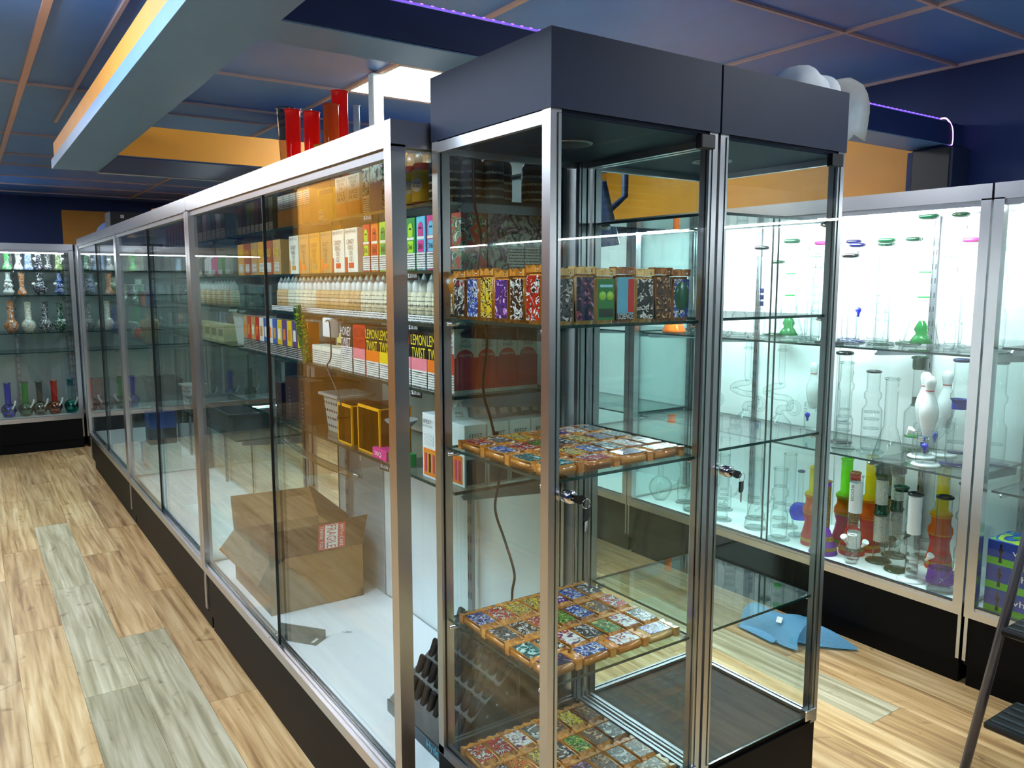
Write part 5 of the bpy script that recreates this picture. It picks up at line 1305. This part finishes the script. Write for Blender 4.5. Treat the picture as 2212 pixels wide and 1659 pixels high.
for k, (x, i, kd, h) in enumerate(((0.34, 1, 'bub', 0.19), (0.44, 6, 'bell', 0.19), (0.58, 3, 'round', 0.19), (0.73, 7, 'bub', 0.19))):
    back_pipe(i, x, bS[1] + 0.0005, h, kd, '%s in the second row, far wall' % ['first', 'second', 'third', 'last'][k])
for k, (x, i, kd, h) in enumerate(((0.34, 6, 'round', 0.27), (0.47, 8, 'round', 0.26), (0.6, 4, 'round', 0.26), (0.715, 9, 'round', 0.25))):
    back_pipe(i, x, bS[2] + 0.0005, h, kd, '%s in the third row, far wall' % ['first', 'second', 'third', 'last'][k])
IRID = {n: mat('iridescent_' + n, c, 0.08, 0.85, 0.5, 25) for n, c in (('blue', C(60, 70, 160)), ('olive', C(80, 110, 90)), ('grey', C(120, 120, 110)), ('copper', C(150, 90, 70)), ('teal', C(40, 120, 110)))}
NECK = {'blue': PBL, 'olive': PGR, 'grey': PSM, 'copper': PRD, 'teal': PTL}
def skull(x, z, n, where, y=8.24):
    t = thing('skull_pipe', '%s chrome skull based pipe %s' % (n, where), 'water pipe', (x, y, z), RNG.uniform(-0.3, 0.3), 'skull pipes on the far case floor')
    obj('neck', M_lathe(((0.026, 0.1), (0.024, 0.13), (0.025, 0.29), (0.027, 0.3)), 16), NECK[n], t)
    ring(t, 0.026, 0.3, IRID[n], 0.005)
    obj('skull', M_lathe(((0.03, 0), (0.045, 0.006), (0.05, 0.03), (0.062, 0.06), (0.058, 0.09), (0.04, 0.112), (0.025, 0.12)), 18), IRID[n], t)
    for sx in (-1, 1):
        obj('eye_socket', M_lathe(((0, 0), (0.014, 0), (0.012, 0.004), (0, 0.005)), 12), BLACKP, t, (sx * 0.02, -0.057, 0.068), 0, PI / 2)
    obj('jaw', M_box(0.05, 0.02, 0.02, 0.004), IRID[n], t, (0, -0.045, 0.008))
    obj('stem', M_tube([(0.02, -0.04, 0.06), (0.05, -0.06, 0.11), (0.06, -0.065, 0.15)], 0.007, 8, 3), FROST, t)
for x, n, wh in ((0.27, 'blue', 'at the left picture edge'), (0.4, 'olive', 'second from left'), (0.51, 'grey', 'third from left'), (0.625, 'copper', 'fourth from left'), (0.758, 'teal', 'beside the case joint')):
    skull(x, 0.3005, n, wh)
ns = ['copper', 'grey', 'teal', 'blue', 'olive', 'teal', 'blue', 'grey']
for k in range(8):
    skull(0.98 + k * 0.2, 0.3005, ns[k], '%s from left in the case behind the long counter' % ORD[k])
for r in range(3):
    for k in range(8):
        i = (k * 3 + r * 2) % 10
        back_pipe(i, 0.95 + k * 0.2 + 0.03 * (r % 2), bS[r] + 0.0005, 0.16 + 0.02 * r + 0.008 * (k % 3), ['bell', 'bub', 'round', 'tube'][(k + r) % 4], '%s in %s row behind the long counter' % (ORD[k], ['the upper', 'the second', 'the third'][r]))
# ---------------------------------------------------------------- goods in the middle and far counter cases
z0 = 1.6625
for i in range(9):
    carton('grey dropper pack, %s from right on the upper shelf of the middle case' % ORD[i], 0.07, 0.05, 0.125, (SF + 0.03, 3.6 + i * 0.078, z0), R90, [mat('carton_slate', C(84, 88, 92), 0.4), CMAUVE, mat('carton_slate_dark', C(52, 56, 60), 0.4)][i % 3], [('F', 0.04, 0.96, 0.02, 0.36, WARN)], group='dropper packs in the middle case')
for i in range(6):
    carton('dark red slim pack, %s from right on the upper shelf near the far post' % ORD[i], 0.06, 0.05, 0.11, (SF + 0.03, 4.4 + i * 0.07, z0), R90, mat('carton_oxblood', C(92, 36, 34), 0.4), [('F', 0.1, 0.9, 0.05, 0.3, WARNK)], group='dark red packs in the middle case')
z0 = 1.5025
for i in range(7):
    carton('rounded %s vape tin, %s from right on the second shelf of the middle case' % (['grey', 'green', 'pink', 'pearl', 'black', 'lime', 'silver'][i], ORD[i]), 0.085, 0.06, 0.09, (SF + 0.035, 3.55 + i * 0.12, z0), R90, [GREYPL, CGRN, CMAG, PLASTW, CBLK, CLIME, ALU_D][i], [('F', 0.1, 0.9, 0.1, 0.3, WARN)], group='vape tins in the middle case', bev=0.012)
z0 = 1.3735
for i in range(14):
    bottle('pale e-liquid bottle, %s from right on the third shelf of the middle case' % (ORD[i] if i < 10 else ['eleventh', 'twelfth', 'thirteenth', 'fourteenth'][i - 10]), (SF + 0.03, 3.55 + i * 0.05, z0), [ELAB, ETAN][i % 2], CAPW, 0.11, 0.02, None, 'bottles in the middle case')
z0 = 1.2085
for i in range(5):
    carton('cream square box with window, %s from right on the fourth shelf of the middle case' % ORD[i], 0.1, 0.07, 0.075, (SF + 0.05, 3.75 + i * 0.12, z0), R90, mat('carton_sage', C(190, 186, 140), 0.5), [('F', 0.15, 0.85, 0.3, 0.75, mat('carton_sage_dark', C(120, 118, 80), 0.5))], group='cream boxes in the middle case')
z0 = 0.8005
basket('long dark grey plastic tray with looped handles, nearest in the middle case', 0.42, 0.22, 0.09, (1.05, 3.8, z0), R90, DGREY, 'plastic baskets', False, 0.9, 'storage_tray')
basket('dark grey plastic tray behind the looped tray in the middle case', 0.3, 0.22, 0.08, (1.05, 4.25, z0), R90, mat('tray_charcoal', C(34, 38, 42), 0.4), 'plastic baskets', False, 0.9, 'storage_tray')
basket('grey perforated cup at the left of the trays in the middle case', 0.11, 0.11, 0.13, (1.0, 4.52, z0), R90, GREYPL, 'plastic baskets')
# white bin with bits, crystal bits on shelf
basket('white plastic bin at the right end of the middle case shelf', 0.16, 0.16, 0.145, (1.06, 3.56, 1.2085), R90, PLASTW, 'plastic baskets', False)
CRY = pglass('crystal_bits', 0.85, 0.97, 0.93, (0.35, 0.6, 0.55, 1))
for i in range(16):
    a = obj('glass_bit', M_lathe(((0, 0), (0.016, 0.004), (0.02, 0.018), (0.01, 0.032), (0, 0.036)), 7), CRY, None, (0.98 + 0.05 * (i % 3), 4.42 + (i * 0.043), 1.209), RNG.uniform(0, 6), 0, 0, 'small clear glass piece, %s from right in the loose row by the cream boxes' % nth(i), 'glass piece', 'loose clear glass pieces in the middle case')
# far case
z0 = 1.1005
fx = thing('horned_mask', 'carved tan horned animal head ornament in the far counter case', 'ornament', (0.98, 5.55, 1.1005), R90)
TANM = mat('carved_tan', C(176, 144, 92), 0.6, 0, 0.3, 40)
obj('head', M_lathe(((0, 0), (0.04, 0), (0.03, 0.02), (0.045, 0.06), (0.06, 0.11), (0.05, 0.14), (0, 0.15)), 10), TANM, fx)
for sx in (-1, 1):
    obj('horn', M_tube([(sx * 0.03, 0, 0.12), (sx * 0.07, 0, 0.15), (sx * 0.1, 0, 0.175), (sx * 0.1, 0, 0.205)], [0.014, 0.011, 0.008, 0.004], 8, 3), TANM, fx)
    obj('eye', M_lathe(((0, 0), (0.008, 0.001), (0, 0.006)), 8), BLACKP, fx, (sx * 0.02, -0.05, 0.09), 0, PI / 2)
obj('snout', M_box(0.05, 0.03, 0.03, 0.006), TANM, fx, (0, -0.045, 0.03))
cols = [('blue', CBLUE), ('orange', CORG), ('vermilion', CRED), ('black', CBLK)]
for i, (n, m) in enumerate(cols):
    carton('%s torch lighter pack with black nozzle on the upper shelf of the far case' % n, 0.05, 0.04, 0.09, (0.97, 5.45 + i * 0.07, 1.3305), R90 + 0.1 * i, m, [('F', 0.2, 0.8, 0.7, 1.0, CBLK)], name='lighter_pack', cat='lighter', group='lighter packs in the far case')
for i in range(2):
    t = thing('torch_lighter', '%s torch lighter standing beside the horned head' % ['red', 'grey'][i], 'lighter', (0.96, 5.85 + i * 0.1, 1.1005), R90, 'torch lighters')
    obj('tank', M_lathe(((0, 0), (0.022, 0), (0.024, 0.05), (0.016, 0.07), (0, 0.072)), 14), CRED if i == 0 else GREYPL, t)
    obj('nozzle', M_tube([(0, 0, 0.07), (0, -0.005, 0.1), (0, -0.04, 0.115)], 0.008, 8, 3), CHROME, t)
    obj('stand', M_lathe(((0, 0), (0.032, 0), (0.03, 0.008), (0, 0.01)), 16), BLACKP, t)
for i in range(6):
    back_i = i
    pipe('small %s hand pipe, %s from right on the second shelf of the far case' % (CN[(i * 7) % 10], ORD[i]), (0.98 + 0.04 * (i % 2), 5.8 + i * 0.18, 1.3305), bubbles(0.13, 0.04, 2, 0.015), swirl((i * 7) % 10), (RIMW, 0.004), None, group='small pipes in the far case', seg=14)
for i in range(4):
    carton('stacked cream supply carton, %s from right on the top shelf of the far case' % ORD[i], 0.2, 0.14, 0.12 + 0.02 * (i % 2), (1.03, 5.5 + i * 0.24, 1.5505), R90, CREAM, [('F', 0.1, 0.9, 0.3, 0.6, WARN)], group='cream supply cartons')
blk = carton('tall black carton at the near end of the far case shelf', 0.1, 0.1, 0.16, (0.99, 5.36, 1.5505), R90, CBLK, [('F', 0.2, 0.5, 0.6, 0.8, WARN)], group='cream supply cartons')
z0 = 0.7205
basket('black perforated crate on the lower shelf of the far case', 0.3, 0.2, 0.14, (1.04, 5.55, z0), R90, BLACKP, 'plastic baskets')
dz = 0.3005
wb = carton('white carton standing on the far case floor by the post', 0.16, 0.2, 0.16, (0.99, 5.42, dz), R90, PLASTW, [('F', 0.05, 0.95, 0.1, 0.2, CORG)], group='cartons on the far case floor')
carton('glossy black carton on top of the white carton in the far case', 0.14, 0.16, 0.1, (0.99, 5.42, dz + 0.1605), R90, CBLK, [('F', 0.1, 0.6, 0.2, 0.3, WARN)], group='cartons on the far case floor')
carton('bright blue storage carton, left of the pair in the far case', 0.14, 0.16, 0.13, (0.99, 5.62, dz), R90, CBLUE, [('F', 0.1, 0.9, 0.8, 0.9, CSKY)], group='cartons on the far case floor')
carton('bright blue storage carton on top of the black carton in the far case', 0.15, 0.16, 0.1, (0.99, 5.42, dz + 0.261), R90, CBLUE, [('F', 0.1, 0.9, 0.8, 0.9, CSKY)], group='cartons on the far case floor')
paper = []
for i, (x, y, s) in enumerate(((0.9, 4.0, 0.05), (0.93, 3.72, 0.04), (0.86, 3.55, 0.06), (0.95, 4.6, 0.05))):
    p = obj('paper_scrap', M_box(s, s * 1.4, 0.0008), PLASTW, None, (x, y, dz), i * 1.3, 0, 0, 'torn white paper scrap on the case floor, %s from right' % ORD[(3, 1, 0, 2).index(i) if i in (3, 1, 0, 2) else i], 'paper scrap', 'paper scraps on the case floor')
# ---------------------------------------------------------------- things on top of the counter
RA = acrylic('tube_red', (0.95, 0.05, 0.03, 1), 0.6)
OA = acrylic('tube_orange', (0.95, 0.3, 0.03, 1), 0.5)
SA = pglass('tube_smoke', 0.62, 0.5, 0.42)
TOPZ = 1.8
def top_tube(label, x, y, h, r0, r1, g):
    t = thing('acrylic_tube', label, 'acrylic tube', (x, y, TOPZ + 0.0005), 0, 'acrylic tubes on top of the counter')
    obj('tube', M_lathe(((0, 0), (r0, 0), (r0, 0.004), (r1, h)), 18), g, t)
    obj('lip', M_torus(r1, 0.0025), g, t, (0, 0, h))
    obj('foot', M_lathe(((0, 0), (r0 + 0.012, 0), (r0 + 0.012, 0.005), (0, 0.006)), 18), g, t)
top_tube('smoky cone shaped acrylic tube on the counter top, leftmost', 0.985, 2.85, 0.28, 0.018, 0.032, SA)
top_tube('red acrylic tube beside the smoky cone on the counter top', 0.975, 2.75, 0.255, 0.022, 0.026, RA)
top_tube('clear acrylic tube behind the red ones on the counter top', 1.05, 2.83, 0.28, 0.02, 0.022, PCL)
top_tube('short bright red acrylic tube in the middle of the row', 0.97, 2.56, 0.215, 0.024, 0.026, RA)
top_tube('orange acrylic tube right of the short red one', 0.98, 2.42, 0.215, 0.022, 0.024, OA)
top_tube('tallest red acrylic tube at the right of the row', 1.03, 2.47, 0.27, 0.024, 0.026, RA)
top_tube('slim white tube at the right end of the row', 1.02, 2.32, 0.2, 0.012, 0.009, RIMW)
ob = obj('amber_block', M_box(0.06, 0.05, 0.1, 0.004), clear('amber_block_acrylic', (0.9, 0.5, 0.12, 1), (0.5, 0.22, 0.04, 1), 0.06), None, (1.0, 2.52, TOPZ + 0.0005), 0.4, 0, 0, 'small amber acrylic block between the red tubes', 'acrylic block')
obj('lid', M_box(0.062, 0.052, 0.012, 0.003), AMBE, ob, (0, 0, 0.1))
ob = obj('orange_block', M_box(0.09, 0.06, 0.09, 0.004), CORG, None, (0.97, 4.95, TOPZ + 0.0005), 0.3, 0, 0, 'small orange carton on the counter top near the second post', 'box')
obj('lid_flap', M_box(0.09, 0.02, 0.002), AMBE, ob, (0, -0.036, 0.088), 0, -0.5)
# cap and dark case at the far end of the counter top
fc = thing('baseball_cap', 'blue and white cap lying on the far end of the counter top', 'cap', (0.93, 6.35, TOPZ + 0.0005), -0.6)
obj('crown', M_blob(0.13, 0.11, 0.11, 3, half=True, amp=0.03), mat('cap_blue', C(120, 140, 200), 0.7, 0, 0.3, 30), fc)
obj('visor', M_prism([(-0.09, 0.0), (0.09, 0.0), (0.08, -0.07), (0.04, -0.1), (-0.04, -0.1), (-0.08, -0.07)], 0.006, 'z'), PLASTW, fc, (0, -0.06, 0.006))
sp = thing('black_case', 'black boxy case standing on the far counter top beside the cap', 'case', (0.95, 5.6, TOPZ + 0.0005), 0.0)
obj('body', M_box(0.34, 0.2, 0.11, 0.004), BLACKP, sp)
obj('latch', M_box(0.02, 0.004, 0.02), ALU, sp, (-0.1, -0.101, 0.07))
# white wooden post behind the counter, and a wall speaker
pole = thing('white_pole', 'white painted wooden pole rising behind the counter towards the ceiling light', 'pole', (1.52, 3.25, 0))
obj('shaft', M_box(0.05, 0.05, 2.355, 0.004), PLASTW, pole)
obj('base_plate', M_box(0.12, 0.12, 0.012, 0.003), PLASTW, pole)
spk = thing('wall_speaker', 'dark square speaker on the wall above the right cases', 'speaker', (3.38, 1.8, 1.82), R90)
obj('cabinet', M_box(0.17, 0.14, 0.2, 0.006), NAVYT, spk)
obj('grille', M_box(0.15, 0.004, 0.18), BLACKP, spk, (0, -0.072, 0.01))
obj('bracket', M_ab((-0.13, -0.02, 0.02), (-0.1, 0.07, 0.2)), NAVY, spk)
obj('strap', M_ab((-0.1, 0.0, 0.09), (-0.08, 0.02, 0.11)), ALU_D, spk)
tv = thing('monitor', 'dark monitor tilted on an arm behind the box tower', 'monitor', (2.78, 3.25, 1.62), -1.9)
obj('screen', M_box(0.5, 0.03, 0.32, 0.006), NAVYT, tv, (0, 0, 0.04), 0, 0.25)
obj('arm', M_tube([(0, 0.02, 0.2), (0.05, 0.12, 0.3), (0.05, 0.12, 0.74)], 0.018, 8), NAVYT, tv)
# black bins on a low rack behind the towers
rk = thing('wire_rack', 'grey metal rack with glass shelves behind the box tower', 'rack', (2.33, 3.35, 0), 0)
for x in (-0.35, 0.35):
    for y in (-0.18, 0.18):
        obj('upright', M_box(0.02, 0.02, 1.5), ALU_D, rk, (x, y, 0))
for zz in (0.35, 0.75, 1.12):
    obj('shelf', M_box(0.72, 0.4, 0.01), DGREY, rk, (0, 0, zz))
basket('black plastic bin on the upper shelf of the rack behind the tower', 0.5, 0.3, 0.16, (2.33, 3.35, 1.1305), 0, BLACKP, 'plastic baskets', False, 0.88, 'storage_bin')
basket('black plastic bin on the middle shelf of the rack behind the tower', 0.42, 0.3, 0.14, (2.3, 3.35, 0.7605), 0, BLACKP, 'plastic baskets', False, 0.88, 'storage_bin')
lt = obj('tool_pile', M_blob(0.13, 0.08, 0.03, 11, amp=0.3, half=True), art('tool_mix', [C(20, 30, 90), C(14, 18, 30), C(150, 170, 190), C(30, 60, 160)], 30), None, (2.5, 3.3, 0.9013), 0, 0, 0, 'heap of small blue hand tools on the middle rack bin', 'tools')
bm = bmesh.new()
# ---------------------------------------------------------------- towel on the floor
TOW = mat('blue_towel', C(140, 208, 248), 0.95, 0, 0.14, 140, bump=0.8)
tw_ = thing('towel', 'light blue towel with a white tag crumpled on the floor before the pipe case', 'towel', (2.72, 1.96, 0.0))
def cloth(rows, th=0.008, name='cloth', n=5):
    bm = bmesh.new()
    R_ = []
    for r in rows:
        R_.append(smooth_path(r, n))
    rr = []
    m = len(R_[0])
    for k in range(m):
        rr.append(smooth_path([q[k] for q in R_], n))
    V = [[bm.verts.new(p) for p in col] for col in rr]
    for i in range(len(V) - 1):
        for j in range(len(V[0]) - 1):
            bm.faces.new((V[i][j], V[i][j + 1], V[i + 1][j + 1], V[i + 1][j]))
    bmesh.ops.solidify(bm, geom=bm.faces[:], thickness=th)
    return to_mesh(bm, name, True)
obj('main_fold', cloth([[(-0.06, 0.19, 0.012), (-0.04, 0.08, 0.012), (-0.07, -0.02, 0.012), (-0.06, -0.1, 0.012)],
                        [(-0.01, 0.21, 0.072), (0.0, 0.1, 0.080), (-0.01, 0.0, 0.065), (-0.02, -0.07, 0.043)],
                        [(0.05, 0.2, 0.087), (0.06, 0.1, 0.072), (0.05, 0.03, 0.087), (0.06, -0.05, 0.072)],
                        [(0.12, 0.18, 0.043), (0.13, 0.09, 0.043), (0.12, 0.02, 0.072), (0.15, -0.04, 0.065)],
                        [(0.14, 0.16, 0.012), (0.16, 0.08, 0.012), (0.16, 0.0, 0.020), (0.17, -0.05, 0.012)]]), TOW, tw_)
obj('point_fold', cloth([[(0.0, -0.04, 0.012), (0.03, -0.1, 0.012), (0.09, -0.17, 0.010), (0.15, -0.225, 0.008)],
                         [(0.06, -0.02, 0.080), (0.08, -0.08, 0.072), (0.12, -0.15, 0.051), (0.155, -0.22, 0.014)],
                         [(0.13, 0.0, 0.072), (0.13, -0.06, 0.058), (0.145, -0.13, 0.043), (0.16, -0.218, 0.012)],
                         [(0.17, 0.0, 0.012), (0.165, -0.06, 0.012), (0.165, -0.13, 0.010), (0.163, -0.217, 0.008)]]), TOW, tw_)
obj('under_fold', cloth([[(-0.07, 0.2, 0.010), (-0.075, 0.1, 0.010), (-0.085, 0.0, 0.010)], [(-0.04, 0.19, 0.020), (-0.05, 0.1, 0.018), (-0.05, 0.0, 0.020)], [(0.0, 0.18, 0.020), (0.0, 0.1, 0.020), (0.0, 0.02, 0.020)]]), TOW, tw_)
obj('tag', M_box(0.03, 0.022, 0.001), PLASTW, tw_, (-0.01, 0.03, 0.082), 0.4, 0.1, -0.5)
# ---------------------------------------------------------------- step ladder at the right edge
LEGM = mat('grey_steel_tube', C(92, 92, 104), 0.35, 0.7)
ld = thing('step_ladder', 'grey tubular step ladder with black treads at the right picture edge', 'ladder', (0, 0, 0))
obj('front_leg', M_tube([(2.29, 1.047, 0.0), (2.47, 1.0, 0.72), (2.56, 0.975, 1.1)], 0.013, 12), LEGM, ld)
obj('front_leg', M_tube([(2.33, 0.62, 0.0), (2.51, 0.6, 0.72), (2.6, 0.58, 1.1)], 0.013, 12), LEGM, ld)
obj('rear_leg', M_tube([(2.78, 0.98, 0.0), (2.6, 0.96, 0.8)], 0.009, 10), LEGM, ld)
obj('rear_leg', M_tube([(2.82, 0.6, 0.0), (2.64, 0.6, 0.8)], 0.009, 10), LEGM, ld)
for z_, x_ in ((0.24, 2.4), (0.5, 2.46)):
    st = obj('tread', M_box(0.2, 0.4, 0.02, 0.005), BLACKP, ld, (x_, 0.8, z_ - 0.02))
    obj('mat_ribs', M_boxes([((-0.08 + 0.04 * q, -0.19, 0.02), (-0.07 + 0.04 * q, 0.19, 0.022)) for q in range(5)]), DGREY, st)
for x_, y_ in ((2.29, 1.047), (2.33, 0.62), (2.78, 0.98), (2.82, 0.6)):
    obj('rubber_foot', M_lathe(((0, 0), (0.018, 0), (0.016, 0.03), (0, 0.03)), 12), BLACKP, ld, (x_, y_, 0))
# ---------------------------------------------------------------- white vape packs in the lit case behind the photographer
for i in range(12):
    m = [CBLUE, CRED, CSKY, CRED, CBLUE, CMAG][i % 6]
    o = carton('white blister pack with %s device, %s from right in the case behind the photographer' % (['blue', 'red', 'sky', 'crimson', 'cobalt', 'magenta'][i % 6], ORD[i] if i < 10 else ['eleventh', 'twelfth'][i - 10]), 0.1, 0.03, 0.16, (3.0, -0.6 - i * 0.14, 1.5605), R90, PLASTW, [('F', 0.38, 0.62, 0.15, 0.85, m)], group='white blister packs')
bm.free()
for lb, v in LABELS.items():
    if len(lb.split()) > 16:
        print('LONG', len(lb.split()), lb)
    if len(v) > 1 and not v[0][1]:
        print('DUP', lb, len(v))
